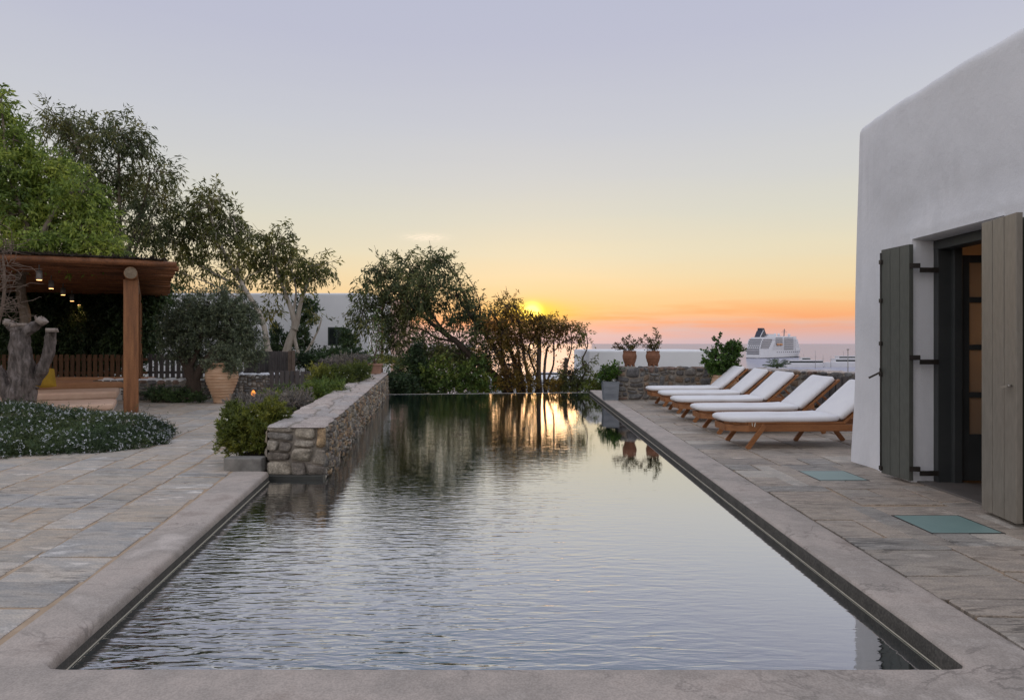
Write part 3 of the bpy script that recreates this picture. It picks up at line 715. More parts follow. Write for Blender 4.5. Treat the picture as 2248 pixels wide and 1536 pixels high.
rubble_wall('stone_wall', 'dark rubble stone wall carrying two terracotta pots beyond the sun loungers', (2.43, 15.72), (5.0, 15.75), .42, .75, M['rubble_dark'], 31, M['rubble_dark'],
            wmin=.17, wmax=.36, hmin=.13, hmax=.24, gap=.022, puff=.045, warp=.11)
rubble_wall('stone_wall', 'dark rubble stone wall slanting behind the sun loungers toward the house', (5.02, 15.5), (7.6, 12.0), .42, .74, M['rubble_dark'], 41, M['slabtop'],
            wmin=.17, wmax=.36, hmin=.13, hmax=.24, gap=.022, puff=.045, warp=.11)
rubble_wall('stone_wall', 'low rubble wall with white top behind the olive tree', (-9.6, 15.65), (-7.1, 15.65), .5, .47, M['rubble_dark'], 51, M['plaster_far'], n=4,
            wmin=.16, wmax=.4, hmin=.1, hmax=.2)
rubble_wall('stone_wall', 'short pale rubble wall with white cap beside the big ribbed jar', (-6.55, 16.0), (-5.6, 16.0), .7, .58, M['rubble_pale'], 61, M['plaster_far'],
            wmin=.09, wmax=.2, hmin=.07, hmax=.15, gap=.012, puff=.04, warp=.05)
# dark gate boards on the slanting wall
d = Vector((2.58, -3.5, 0)).normalized(); nr = Vector((d.y, -d.x, 0))
g = thing('wooden_gate', 'weathered grey vertical board gate leaning against the slanting stone wall', 'gate', (6.1, 13.97, 0))
mb = MB()
for k in range(7):
    p = d * (.13 * k) + nr * .09; mb.bar(p + Vector((0, 0, .06)), p + Vector((0, 0, .66 - .008 * (k % 3))), .115, .03, up=nr)
mb.build('board_panel', M['picket'], g, bevel=.004, seg=1)
mb = MB(); mb.bar(d * -.1 + nr * .06 + Vector((0, 0, .12)), d * .9 + nr * .06 + Vector((0, 0, .12)), .05, .08); mb.build('rail', M['picket'], g)

# low planter kerb left of the pool wall, soil bed
mb = MB(); mb.add([(-2.62, 7.1, .0), (XLO(7.1) - .02, 7.1, 0), (-4.98, 18.4, 0), (XW(18.4) - .6, 18.4, 0)] + [(-2.62, 7.1, .1), (XLO(7.1) - .02, 7.1, .1), (-4.98, 18.4, .1), (XW(18.4) - .6, 18.4, .1)], [(4, 7, 6, 5), (0, 1, 5, 4), (1, 2, 6, 5)])
o = mb.build('planting_bed', M['soil']); tag(o, 'soil bed along the back of the pool wall', 'planting bed', kind='structure')
mb = MB(); mb.box((-2.95, 6.98, -.02), (-2.56, 7.14, .13)); o = mb.build('kerb_block', M['kerbstone'], bevel=.012); tag(o, 'low dark stone kerb block at the end of the planting bed', 'kerb block')

# ================================================================== WHITE HOUSE (right)
HX, HY, HT = 3.76, 7.62, 3.70
house = thing('white_house', 'whitewashed plaster house with rounded soft edges and grey shutters', 'house', (HX, HY, 0))
OY0, OY1, OT = 5.22, 6.42, 2.28
ysg = sorted(set([round(v, 3) for v in list(np.arange(-2.5, HY - .3, .14)) + [OY0, OY1, OY0 - .05, OY1 + .05] + list(np.linspace(HY - .3, HY, 8))]))
zsg = sorted(set([round(v, 3) for v in list(np.arange(0, HT - .22, .14)) + [OT, OT + .05, OT - .06] + list(np.linspace(HT - .22, HT, 7))]))
R_ = .10
def house_pt(x, y, z, nx):
    """rounded, leaning, undulating plaster surface"""
    q = Vector((max(x, HX + R_), min(y, HY - R_), min(z, HT - R_))); p = Vector((x, y, z)); dd = p - q
    if dd.length > 1e-6 and (x < HX + R_ - 1e-6 or y > HY - R_ or z > HT - R_):
        # only round where two or more faces meet
        m_ = max(abs(dd.x), abs(dd.y), abs(dd.z))
        if m_ > R_ - 1e-5: p = q + dd.normalized() * R_
    s = noise.noise(Vector((y * .8, z * .62, 1.3))) * .07 + noise.noise(Vector((y * 2.3, z * 1.1, 7))) * .042
    fade = 1
    if OY0 - .3 < y < OY1 + .5 and z < OT + .3: fade = .25
    fade *= .45 if y > HY - .7 else 1; p.x += -.012 + s * fade + .020 * max(0, z) * (1 if y > OY1 + .2 or z > OT + .2 else .3)
    p.y += -.012 * z * (y > HY - .4) + .02 * noise.noise(Vector((x, z * .9, 3))) * (y > HY - .5)
    p.z += .02 * noise.noise(Vector((y * .9, 4.4, x))) * (z > HT - .3)
    return p - house.location
mb = MB(); idx = {}
vs = []; fs = []
for j, z in enumerate(zsg):
    for i, y in enumerate(ysg): idx[i, j] = len(vs); vs.append(house_pt(HX, y, z, 0))
for j in range(len(zsg) - 1):
    for i in range(len(ysg) - 1):
        if OY0 - 1e-4 <= ysg[i] and ysg[i + 1] <= OY1 + 1e-4 and zsg[j + 1] <= OT + 1e-4: continue
        fs.append((idx[i, j], idx[i, j + 1], idx[i + 1, j + 1], idx[i + 1, j]))
mb.add(vs, fs, True)
xsg = [HX + v for v in (0, .02, .05, .09, .13, .17, .3, .6, 1, 2, 3, 4, 6)]
nz_, nx_ = len(zsg), len(xsg)
mb.add([house_pt(x, HY, z, 1) for z in zsg for x in xsg], [(j * nx_ + i, (j + 1) * nx_ + i, (j + 1) * nx_ + i + 1, j * nx_ + i + 1) for j in range(nz_ - 1) for i in range(nx_ - 1)], True)
ny_ = len(ysg)
mb.add([house_pt(x, y, HT, 2) for x in xsg for y in ysg], [(i * ny_ + j, (i + 1) * ny_ + j, (i + 1) * ny_ + j + 1, i * ny_ + j + 1) for i in range(nx_ - 1) for j in range(ny_ - 1)], True)
# recess reveals (rounded a little by several rings)
ring = lambda dxx, dd: [(HX + dxx, OY1 - dd, 0), (HX + dxx, OY1 - dd, OT - dd), (HX + dxx, OY0 + dd, OT - dd), (HX + dxx, OY0 + dd, 0)]
rings = [ [tuple(house_pt(HX, OY1, 0, 0)), tuple(house_pt(HX, OY1, OT, 0)), tuple(house_pt(HX, OY0, OT, 0)), tuple(house_pt(HX, OY0, 0, 0))] ]
rel_ = lambda v: tuple(Vector(v) - house.location)
for dxx, dd in ((.03, .012), (.07, .018), (.30, .02)): rings.append([rel_(v) for v in ring(dxx, dd)])
vs = [v for r_ in rings for v in r_]
mb.add(vs, [(k * 4 + i, k * 4 + i + 1, (k + 1) * 4 + i + 1, (k + 1) * 4 + i) for k in range(3) for i in range(3)], False)
bm_o = mb.build('wall', M['plaster'], house)
bmm = bmesh.new(); bmm.from_mesh(bm_o.data); bmesh.ops.remove_doubles(bmm, verts=bmm.verts, dist=.002); bmesh.ops.recalc_face_normals(bmm, faces=bmm.faces); bmm.to_mesh(bm_o.data); bmm.free()
# room behind the door
mb = MB(); x0, x1 = 4.06, 7.4; y0, y1 = 3.2, 7.3
def quad(mb, pts, mi=0): mb.add([rel_(p) for p in pts], [(0, 1, 2, 3)], mi=mi)
quad(mb, [(x0, y0, .004), (x1, y0, .004), (x1, y1, .004), (x0, y1, .004)], 2)
quad(mb, [(x0, y0, 2.75), (x0, y1, 2.75), (x1, y1, 2.75), (x1, y0, 2.75)], 1)
quad(mb, [(x1, y0, 0), (x1, y0, 2.75), (x1, y1, 2.75), (x1, y1, 0)]); quad(mb, [(x0, y1, 0), (x1, y1, 0), (x1, y1, 2.75), (x0, y1, 2.75)]); quad(mb, [(x0, y0, 0), (x0, y0, 2.75), (x1, y0, 2.75), (x1, y0, 0)])
quad(mb, [(x0, y0, 0), (x0, OY0 + .02, 0), (x0, OY0 + .02, 2.75), (x0, y0, 2.75)]); quad(mb, [(x0, OY1 - .02, 0), (x0, y1, 0), (x0, y1, 2.75), (x0, OY1 - .02, 2.75)]); quad(mb, [(x0, OY0, OT - .03), (x0, OY1, OT - .03), (x0, OY1, 2.75), (x0, OY0, 2.75)])
mb.build('room', [M['interior'], M['ceilwood'], M['roomfloor']], house)
# door frame and glazed leaf
def hb(mb, a, b): mb.box(rel_(a), rel_(b)); return mb
fx0, fx1 = 3.945, 4.10
mb = MB(); hb(mb, (fx0, 6.33, .0), (fx1, 6.398, OT - .03)); hb(mb, (fx0, OY0 + .022, 0), (fx1, OY0 + .09, OT - .03)); hb(mb, (fx0 - .002, OY0 + .023, OT - .11), (fx1 + .002, 6.397, OT - .022))
hb(mb, (fx1 - .03, 6.29, 0), (fx1 + .05, 6.34, OT - .1))
fr_o = mb.build('door_frame', M['paintdark'], house, bevel=.006)
mb = MB(); hb(mb, (fx0 - .16, OY0 + .03, -.01), (fx1 + .1, 6.39, .018)); mb.build('threshold', M['roomfloor'], house, bevel=.004)
# glazed leaf opened inward, standing across the view
ly0, ly1 = 6.33, 6.375; lx0, lx1, lt = 4.17, 4.72, 2.12
mb = MB(); hb(mb, (lx0, ly0, .03), (lx0 + .07, ly1, lt)); hb(mb, (lx1 - .07, ly0, .03), (lx1, ly1, lt))
for za, zb_ in ((.03, .46), (.80, .85), (1.24, 1.29), (1.68, 1.73), (2.05, lt)): hb(mb, (lx0 + .069, ly0 + .003, za), (lx1 - .069, ly1 - .003, zb_))
dl = mb.build('glazed_door', M['paintdark'], house, bevel=.005)
m, nt2, N2, L2 = new_mat('frosted_pane')
o2 = N2.new('ShaderNodeOutputMaterial'); aa = N2.new('ShaderNodeBsdfTranslucent'); aa.inputs[0].default_value = (.8, .72, .6, 1); bb = N2.new('ShaderNodeBsdfPrincipled')
bb.inputs['Base Color'].default_value = (.35, .3, .25, 1); bb.inputs['Roughness'].default_value = .25; ms = N2.new('ShaderNodeMixShader'); ms.inputs[0].default_value = .6
L2.new(bb.outputs[0], ms.inputs[1]); L2.new(aa.outputs[0], ms.inputs[2]); L2.new(ms.outputs[0], o2.inputs[0]); M['pane'] = m
for za, zb_ in ((.46, .80), (.85, 1.24), (1.29, 1.68), (1.73, 2.05)):
    mb = MB(); hb(mb, (lx0 + .06, ly0 + .018, za - .01), (lx1 - .06, ly0 + .026, zb_ + .01)); mb.build('pane', M['pane'], dl)
mb = MB(); hb(mb, (4.095, 6.31, 1.0), (4.11, 6.328, 1.13)); mb.build('hinge', M['chrome'], dl)
# warm glow added inside, in place of sunset through a far window
wl = MB(); hb(wl, (4.78, 6.62, 1.3), (4.86, 6.7, 1.46)); wl.build('added_glow_box', emis('warm_added_glow', (1, .5, .18), 6), house)
ld = bpy.data.lights.new('added_room_light', 'POINT'); ld.energy = 1.7; ld.color = (1, .6, .33); ld.shadow_soft_size = .08
lo = bpy.data.objects.new('added_room_light', ld); COL.objects.link(lo); lo.location = (4.82, 6.9, 1.4)
ld2 = bpy.data.lights.new('added_room_light', 'POINT'); ld2.energy = 3; ld2.color = (1, .6, .33); ld2.shadow_soft_size = .1
lo2 = bpy.data.objects.new('added_room_light', ld2); COL.objects.link(lo2); lo2.location = (6.3, 6.3, 2.2)

def shutter(name, p0, p1, z0, z1, thick=.045, nb=3, pm='paint'):
    """vertical board leaf from p0 to p1 (xy), boards with grooves"""
    p0, p1 = Vector((*p0, 0)), Vector((*p1, 0)); d = p1 - p0; ln = d.length; d.normalize(); nr = Vector((-d.y, d.x, 0))
    if nr.x > 0: nr = -nr
    mb = MB(); wd = ln / nb
    for k in range(nb):
        a = p0 + d * (wd * k + .003); b = p0 + d * (wd * (k + 1) - .003); c = (a + b) / 2
        mb.bar(rel_(c + Vector((0, 0, z0))), rel_(c + Vector((0, 0, z1))), wd - .006, thick, up=nr)
    mb.bar(rel_(p0 + d * .01 + Vector((0, 0, (z0 + z1) / 2)) - nr * .0), rel_(p1 - d * .01 + Vector((0, 0, (z0 + z1) / 2))), thick - .012, (z1 - z0) - .01)
    s = mb.build(name, M[pm], house, bevel=.004)
    return s, p0, p1, d, nr
# far leaf folded back on the wall
s, p0, p1, d, nr = shutter('shutter', (3.655, 6.73), (3.70, 6.33), .03, 2.22)
mb = MB()
for zz in (2.02, 1.17, .14):
    h0 = Vector((3.70, 6.33, zz)); mb = MB(); mb.bar(rel_(h0 + Vector((-.02, .0, 0))), rel_(h0 + Vector((.075, -.01, 0))), .014, .045)
    mb.bar(rel_((3.775, 6.32, zz - .06)), rel_((3.775, 6.32, zz + .035)), .022, .022); mb.bar(rel_((3.775, 6.322, zz - .04)), rel_((3.95, 6.33, zz - .04)), .014, .045)
    mb.bar(rel_((3.945, 6.325, zz - .075)), rel_((3.945, 6.325, zz - .0)), .022, .022)
    mb.build('hinge_arm', M['iron'], s)
mb = MB(); a = Vector((3.628, 6.725, 0)); mb.tube([rel_(a + Vector((0, 0, .05))), rel_(a + Vector((0, 0, 2.19)))], .007, 6)
for zz in (.08, 1.0, 1.3, 1.72, 2.1): mb.box(rel_((3.615, 6.70, zz - .02)), rel_((3.64, 6.735, zz + .02)))
mb.bar(rel_(a + Vector((-.01, -.02, 1.02))), rel_(a + Vector((-.09, .05, .96))), .014, .018); mb.bar(rel_(a + Vector((-.005, 0, 1.0))), rel_(a + Vector((-.02, -.03, 1.06))), .014, .018)
mb.build('latch', M['iron'], s)
# near leaf, and the leaf folded behind it
s, p0, p1, d, nr = shutter('shutter', (3.63, 5.25), (3.575, 4.81), .03, 2.225, pm='paintpale'); s['label'] = 'grey shutter painted paler where light falls on it'
mb = MB(); a = Vector((3.553, 4.86, 1.0)); mb.bar(rel_(a + Vector((0, 0, -.045))), rel_(a + Vector((0, 0, .10))), .022, .012); mb.bar(rel_(a + Vector((-.02, .0, .0))), rel_(a + Vector((-.035, .055, -.015))), .014, .016)
mb.tube([rel_(a), rel_(a + Vector((-.03, 0, 0)))], .008, 8); mb.bar(rel_(a + Vector((-.025, .0, .04))), rel_(a + Vector((-.025, .0, -.05))), .012, .014)
mb.build('latch', M['chrome'], s)
shutter('shutter', (3.70, 5.22), (3.645, 4.70), .03, 2.2)

# ================================================================== SUN LOUNGERS
def make_lounger(label):
    t = thing('sun_lounger', label, 'sun lounger', (0, 0, 0), group='sun loungers in a row beside the pool')
    W = .68; xf, xr = -.02, 2.22
    mb = MB(); chx = .22
    # chamfered nose: rails along both sides, angled nose pieces
    zc, hh_ = .255, .085
    for s in (0, 1):
        y = s * W; mb.bar((chx, y, zc), (xr, y, zc), .035, hh_)
        mb.bar((chx + .02, y, zc - .006), (xf + .02, W / 2 + (y - W / 2) * .55, zc - .006), .033, hh_)
    mb.bar((xf + .02, W / 2 - .2, zc - .006), (xf + .02, W / 2 + .2, zc - .006), .033, hh_)
    mb.bar((xr - .02, .02, zc), (xr - .02, W - .02, zc), .03, hh_ - .01)
    # nose of the mattress tray
    for s in (0, 1):
        y = s * W; mb.bar((chx, y + (.012 if s == 0 else -.012), .315), (xf - .0, W / 2 + (y - W / 2) * .5, .315), .03, .03)
        mb.bar((chx, y + (.012 if s == 0 else -.012), .314), (1.42, y + (.012 if s == 0 else -.012), .314), .03, .03)
    mb.build('frame', M['teak'], t, bevel=.006)
    mb = MB()
    for k in range(13): x = .1 + k * .105; mb.bar((x, .03, .306), (x, W - .03, .306), .07, .016)
    mb.build('seat_slats', M['teak'], t)
    for s in (0, 1):
        y = s * W
        mb = MB(); mb.bar((.42, y + (-.024 if s == 0 else .024), .29), (.20 if s == 0 else .20, y + (-.024 if s == 0 else .024), .0), .03, .06, up=(1, 0, 0)); mb.build('leg', M['teak'], t, bevel=.004)
        mb = MB(); mb.bar((1.56, y + (.03 if s == 0 else -.03), .25), (1.76, y + (.03 if s == 0 else -.03), .0), .03, .06, up=(1, 0, 0)); mb.build('leg', M['teak'], t, bevel=.004)
    mb = MB(); mb.bar((1.28, W - .03, .25), (1.1, W - .03, .0), .03, .055, up=(1, 0, 0)); mb.build('brace_leg', M['teak'], t, bevel=.004)
    # backrest frame
    xh, zh = 1.42, .305; ang = math.radians(41); c, n = math.cos(ang), math.sin(ang); L_ = .72
    mb = MB()
    for y in (.02, W - .02): mb.bar((xh, y, zh), (xh + c * L_, y, zh + n * L_), .03, .05, up=(0, 1, 0))
    for k in range(6): q = .06 + k * .125; mb.bar((xh + c * q, .03, zh + n * q), (xh + c * q, W - .03, zh + n * q), .016, .06, up=(-n, 0, c))
    for y in (.1, W - .1): mb.bar((xh + c * .42, y, zh + n * .42 - .02), (xh + .62, y, .27), .025, .03)
    mb.build('backrest', M['teak'], t, bevel=.004)
    # cushions: rounded, chamfered nose
    def cushion(name, outline, place, th, parent=t, crease=.0):
        N_ = len(outline); cxm = sum(p[0] for p in outline) / N_; cym = sum(p[1] for p in outline) / N_
        mb = MB(); layers = [(-.0, .022), (.012, .006), (.03, .0), (th - .03, .0), (th - .012, .006), (th, .026)]
        vs = []
        for z_, ins in layers:
            for (x, y) in outline:
                vx, vy = x - cxm, y - cym; l = math.hypot(vx, vy)
                vs.append((x - vx / l * ins, y - vy / l * ins, z_))
        fs = [(k * N_ + i, k * N_ + (i + 1) % N_, (k + 1) * N_ + (i + 1) % N_, (k + 1) * N_ + i) for k in range(len(layers) - 1) for i in range(N_)]
        # domed top
        xs_ = [p[0] for p in outline]; a = len(vs)
        for sc, up_ in ((.75, .008), (.4, .012)):
            for (x, y) in outline: vs.append((cxm + (x - cxm) * (.92 if sc > .5 else .8), cym + (y - cym) * sc, th + up_))
        for k in range(2):
            b0 = (len(layers) - 1 + k) * N_
            fs += [(b0 + i, b0 + (i + 1) % N_, b0 + N_ + (i + 1) % N_, b0 + N_ + i) for i in range(N_)]
        fs.append(tuple((len(layers) + 1) * N_ + i for i in range(N_))); fs.append(tuple(range(N_))[::-1])
        vs = [(x, y, z_ + .006 * noise.noise(Vector((x * 5, y * 5, 2.2)))) for x, y, z_ in vs]
        mb.add([place(*v) for v in vs], fs, True)
        return mb.build(name, M['cushion'], parent)
    def outl(x0, x1, cham):
        o = []
        if cham:
            pts = [(x0, W / 2 - .17), (x0 + .06, .075), (x0 + .2, -.005)]
        else: pts = [(x0 + .01, .03), (x0 + .03, .0)]
        bot = pts + [(x0 + (x1 - x0) * f_, -.008) for f_ in (.35, .5, .65, .8, .93)] + [(x1 - .015, .0), (x1, .035)]
        top = [(x, W - y) for x, y in bot][::-1]
        mid = [(x1, W * .35), (x1, W * .65)]
        return bot + mid + top + ([(x0, W / 2 + .0)] if cham else [(x0, W * .65), (x0, W * .35)])
    cushion('mattress', outl(-.06, 1.38, True), lambda x, y, z_: (x, y, .325 + z_ + .018 * math.exp(-((x - 1.38) / .16) ** 2)), .066)
    cushion('back_cushion', outl(0, .68, False), lambda x, y, z_: (1.40 + c * x - n * z_, y, .335 + n * x + c * z_), .068)
    mb = MB(); mb.bar((.26, -.03, .325), (.265, -.034, .28), .012, .004); mb.bar((.30, -.03, .325), (.29, -.034, .275), .012, .004); mb.build('tie', M['strap'], t)
    return t
proto = make_lounger('nearest cream-cushioned teak sun lounger, its head hidden by the white house')
kids = [c for c in COL.objects if c.parent == proto]
spots = [(2.70, 8.45, 0.03), (2.76, 9.84, .005), (2.81, 11.32, .026), (2.88, 12.74, -.012), (2.92, 14.1, .012)]
labs = [None, 'second cream-cushioned teak sun lounger from the house, in front of the board gate', 'middle cream-cushioned teak sun lounger of the row of five',
        'second farthest cream-cushioned teak sun lounger, just before the last of the row', 'farthest cream-cushioned teak sun lounger, next to the stone wall and big potted bush']
for i, (x, y, a) in enumerate(spots):
    if i == 0: r_ = proto
    else:
        r_ = proto.copy(); COL.objects.link(r_); r_['label'] = labs[i]
        for k in kids:
            c = k.copy(); COL.objects.link(c); c.parent = r_
    r_.location = (x, y, 0); r_.rotation_euler.z = a

# ================================================================== POTS
def pot_amphora(label, loc, s, m, feet=False, group=None):
    t = thing('terracotta_pot', label, 'plant pot', loc, group=group)
    prof = [(.30, 0), (.34, .05), (.37, .12), (.42, .27), (.47, .43), (.5, .57), (.5, .64), (.47, .78), (.44, .86), (.445, .9), (.47, .93), (.475, .97), (.46, 1.0), (.42, 1.0), (.40, .97), (.38, .9)]
    out_ = []
    for k, (r_, z_) in enumerate(prof):
        out_.append((r_ * s, z_ * s))
    # rope ridges
    dense = []
    for k in range(len(out_) - 1):
        for j in range(5):
            tt = j / 5; r_ = out_[k][0] * (1 - tt) + out_[k + 1][0] * tt; z_ = out_[k][1] * (1 - tt) + out_[k + 1][1] * tt
            zz = z_ / s
            r_ += (.012 * s if abs((zz * 5.3) % 1 - .5) < .12 and .2 < zz < .9 else 0); dense.append((r_, z_))
    MBt = MB(); zo = .09 * s if feet else 0
    MBt.lathe(dense, (0, 0, zo), 30); MBt.build('pot', m, t)
    mb = MB(); mb.lathe([(.39 * s, .9 * s), (.001, .93 * s)], (0, 0, zo), 16); mb.build('soil', M['soil'], t)
    if feet:
        for a in (.5, 1.6, 2.6, 3.7, 4.7, 5.8): mb = MB(); mb.box((math.cos(a) * .3 * s - .07 * s, math.sin(a) * .3 * s - .07 * s, 0), (math.cos(a) * .3 * s + .07 * s, math.sin(a) * .3 * s + .07 * s, zo + .02)); mb.build('foot', m, t, bevel=.006)
    return t
def sprig_plant(name, label, base, stems, leaf, bark, llen, lwid, seed, n=10, r=.005, group=None, clump=.05):
    rng = random.Random(seed); root = thing(name, label, 'potted plant', base, group=group); mb = MB(); Cc = []; Dd = []
    for (dx_, dy_, dz_) in stems:
        e = Vector((dx_, dy_, dz_)); pts = curve_pts((0, 0, 0), e, .12, 6, .03)
        mb.tube(pts, [r * (1.2 - .7 * i / 6) for i in range(7)], 5, False)
        for p, w_ in [(pts[-1], 3), (pts[-2], 1.5), (pts[-3], 1), (pts[3], 1), (pts[2], .6)]:
            for _ in range(int(n * w_)):
                off = Vector((rng.gauss(0, clump), rng.gauss(0, clump), rng.gauss(0, clump)))
                Cc.append(p + off); Dd.append(off * 8 + Vector((rng.gauss(0, .5), rng.gauss(0, .5), .4)))
    V, Fq = leaf_quads(np.array(Cc), np.array(Dd), llen, lwid); np_mesh('foliage', V, Fq, leaf, root)
    mb.build('stem', bark, root); return root
zt = .77
pa = pot_amphora('left one of two brown terracotta pots on the stone wall, with low sprawling plant', (2.745, 15.95, zt), .33, M['terra'], True, 'footed terracotta pots on the stone wall')
pb = pot_amphora('brown terracotta pot on the stone wall holding the taller sparse plant', (3.29, 15.95, zt), .33, M['terra'], True, 'footed terracotta pots on the stone wall')
sprig_plant('potted_plant', 'low reddish plant sprawling sideways out of its terracotta pot', (2.745, 15.95, zt + .32), [(-.36, 0, .12), (-.3, .05, .2), (-.15, 0, .3), (0, .05, .36), (.08, -.05, .26), (.17, 0, .2), (-.05, .1, .2), (.1, .1, .12), (-.22, .08, .1), (.02, -.1, .14)], M['lf_red'], M['barkdark'], .05, .03, 1, 9, .005, 'plants in the footed pots', .022)
sprig_plant('potted_plant', 'taller sparse reddish plant upright in its terracotta pot', (3.29, 15.95, zt + .32), [(-.3, 0, .3), (-.17, .05, .38), (-.1, -.05, .28), (.06, .05, .52), (.1, 0, .42), (.16, 0, .25), (0, .1, .25), (.12, .1, .12), (-.1, 0, .14), (.05, -.1, .2), (.14, .02, .36)], M['lf_red'], M['barkdark'], .05, .03, 2, 9, .005, 'plants in the footed pots', .024)
# slate cube planter
t = thing('slate_planter', 'tall square blue-grey slate planter at the corner of the pool', 'planter', (2.265, 15.75, 0))
mb = MB(); mb.add([(-.16, -.16, 0), (.16, -.16, 0), (.16, .16, 0), (-.16, .16, 0), (-.185, -.185, .43), (.185, -.185, .43), (.185, .185, .43), (-.185, .185, .43), (-.15, -.15, .43), (.15, -.15, .43), (.15, .15, .43), (-.15, .15, .43), (-.14, -.14, .38), (.14, -.14, .38), (.14, .14, .38), (-.14, .14, .38)],
    [(0, 3, 2, 1), (0, 1, 5, 4), (1, 2, 6, 5), (2, 3, 7, 6), (3, 0, 4, 7), (4, 5, 9, 8), (5, 6, 10, 9), (6, 7, 11, 10), (7, 4, 8, 11), (8, 9, 13, 12), (9, 10, 14, 13), (10, 11, 15, 14), (11, 8, 12, 15), (12, 13, 14, 15)])
mb.build('box', M['slate'], t, bevel=.006)
mb = MB(); mb.box((-.137, -.137, .37), (.137, .137, .395)); mb.build('soil', M['soil'], t)
sprig_plant('potted_plant', 'green round-leaved plant growing in the slate planter', (2.265, 15.75, .4), [(-.24, 0, .12), (-.16, .04, .3), (-.06, 0, .36), (.08, .05, .34), (.15, 0, .42), (.14, .1, .2), (0, -.1, .2), (-.1, .1, .22), (.1, -.1, .25), (.18, 0, .28)], M['lf_pot'], M['barkdark'], .065, .05, 3, 12, .007, None, .04)
# big pot with bush
pot_amphora('large pale ribbed pot mostly hidden behind the farthest sun lounger', (4.66, 14.95, 0), .62, M['terrapale'])
def round_bush(name, label, cat, base, cls, leaf, llen, lwid, n_extra=None, **kw):
    b = Vector(base); limbs = [([b, b + Vector((0, 0, .12)), Vector(cls[0][0])], .02, .008)]
    kw.setdefault('droop', 0); kw.setdefault('up', .25); kw.setdefault('shell', .3)
    return tree(name, label, cat, limbs, cls, leaf, M['barkdark'], llen, lwid, **kw)
round_bush('potted_bush', 'dense round green bush growing out of the large ribbed pot', 'potted plant', (4.66, 14.95, .6),
    [cl(1592, 788, 14.95, 42, 34, 130), cl(1570, 795, 14.95, 24, 26, 60), cl(1612, 770, 14.95, 20, 18, 50), cl(1590, 815, 14.95, 30, 16, 50), cl(1578, 750, 14.95, 8, 8, 6)], M['lf_pot'], .06, .045, twig=.12, per_twig=18, spread=1.1)
# ribbed jar with olive bush
t = thing('ribbed_jar', 'big pale ribbed terracotta jar tapering to a narrow foot', 'plant pot', (-6.37, 15.0, 0))
pr = [(.15, 0), (.17, .01), (.175, .05), (.18, .1), (.22, .2), (.27, .32), (.32, .45), (.345, .56), (.335, .66), (.29, .74), (.23, .79), (.225, .83), (.25, .85), (.25, .88), (.21, .88), (.2, .84)]
dense = []
for k in range(len(pr) - 1):
    for j in range(6):
        q = j / 6; r_, z_ = pr[k][0] * (1 - q) + pr[k + 1][0] * q, pr[k][1] * (1 - q) + pr[k + 1][1] * q
        dense.append((r_ + (.011 if .12 < z_ < .76 else 0) * math.sin(z_ * 95), z_))
mb = MB(); mb.lathe(dense, n=40); mb.build('jar', M['terrapale'], t)
mb = MB(); mb.lathe([(.2, .83), (.001, .84)], n=16); mb.build('soil', M['soil'], t)
round_bush('potted_bush', 'grey-green olive bush spilling out of the big ribbed jar', 'potted plant', (-6.37, 15.0, .82),
    [cl(490, 790, 15.0, 38, 26, 150), cl(466, 806, 14.9, 18, 15, 50), cl(514, 803, 14.85, 20, 16, 60), cl(495, 768, 15.0, 24, 14, 60), cl(500, 816, 14.85, 18, 10, 40)], M['lf_olive'], .05, .018, twig=.12, per_twig=22, up=.1, spread=1.0)
# terracotta planter on the wall end
t = thing('terracotta_planter', 'small tapered terracotta planter on the far end of the pool wall', 'plant pot', (-3.62, 18.1, .5))
mb = MB(); s0, s1, hp = .13, .165, .27
mb.add([(x * s, y * s, z_) for s, z_ in ((s0, 0), (s1 - .01, hp - .05), (s1 + .012, hp - .05), (s1 + .012, hp), (s1 - .02, hp), (s1 - .03, hp - .05)) for x, y in ((-1, -1), (1, -1), (1, 1), (-1, 1))],
       [(k * 4 + i, k * 4 + (i + 1) % 4, (k + 1) * 4 + (i + 1) % 4, (k + 1) * 4 + i) for k in range(5) for i in range(4)] + [(3, 2, 1, 0), (20, 21, 22, 23)])
mb.build('pot', M['terrapot'], t, bevel=.006)
sprig_plant('potted_plant', 'thin tall stems with sparse leaves in the tapered planter on the pool wall', (-3.62, 18.1, .74), [(-.05, 0, 1.2), (.02, .03, 1.35), (.1, 0, 1.1), (-.2, 0, .35), (-.12, .05, .2), (.05, .05, .8)], M['lf_shrub2'], M['drytwig'], .08, .035, 8, 7, .012, None, .06)

# ================================================================== PERGOLA
PO = Vector((-7.22, 12.95, 0)); ang = math.atan2(.47, .883); PD = Vector((-.47, .883, 0)).normalized(); PE = Vector((.883, .47, 0)).normalized()
perg = thing('pergola', 'brown timber pergola with round rafters and thin dark reed roof', 'pergola', PO, ang)
def post(s): mb = MB(); mb.box((-.125, s - .125, 0), (.125, s + .125, 2.5)); return mb.build('post', M['wood'], perg, bevel=.012)
for s in (0, 4.1, 8.2, 12.2): post(s)
for s in (1.5, 7, 12.2): mb = MB(); mb.box((-5.7, s - .12, 0), (-5.45, s + .12, 2.5)); mb.build('post', M['wood'], perg, bevel=.012)
mb = MB(); mb.tube([(0, -.32 + i * 1.31, 2.61 + .008 * math.sin(i * 2)) for i in range(11)], .115, 14, True, .06); bm_ = mb.build('beam', M['wood'], perg)
mb = MB(); mb.tube([(0, -.325, 2.61), (0, -.321, 2.61)], .108, 14); mb.build('log_end', M['woodend'], bm_)
mb = MB(); mb.tube([(-5.6, -.32 + i * 1.31, 2.61) for i in range(11)], .115, 10, True, .06); mb.build('beam', M['wood'], perg)
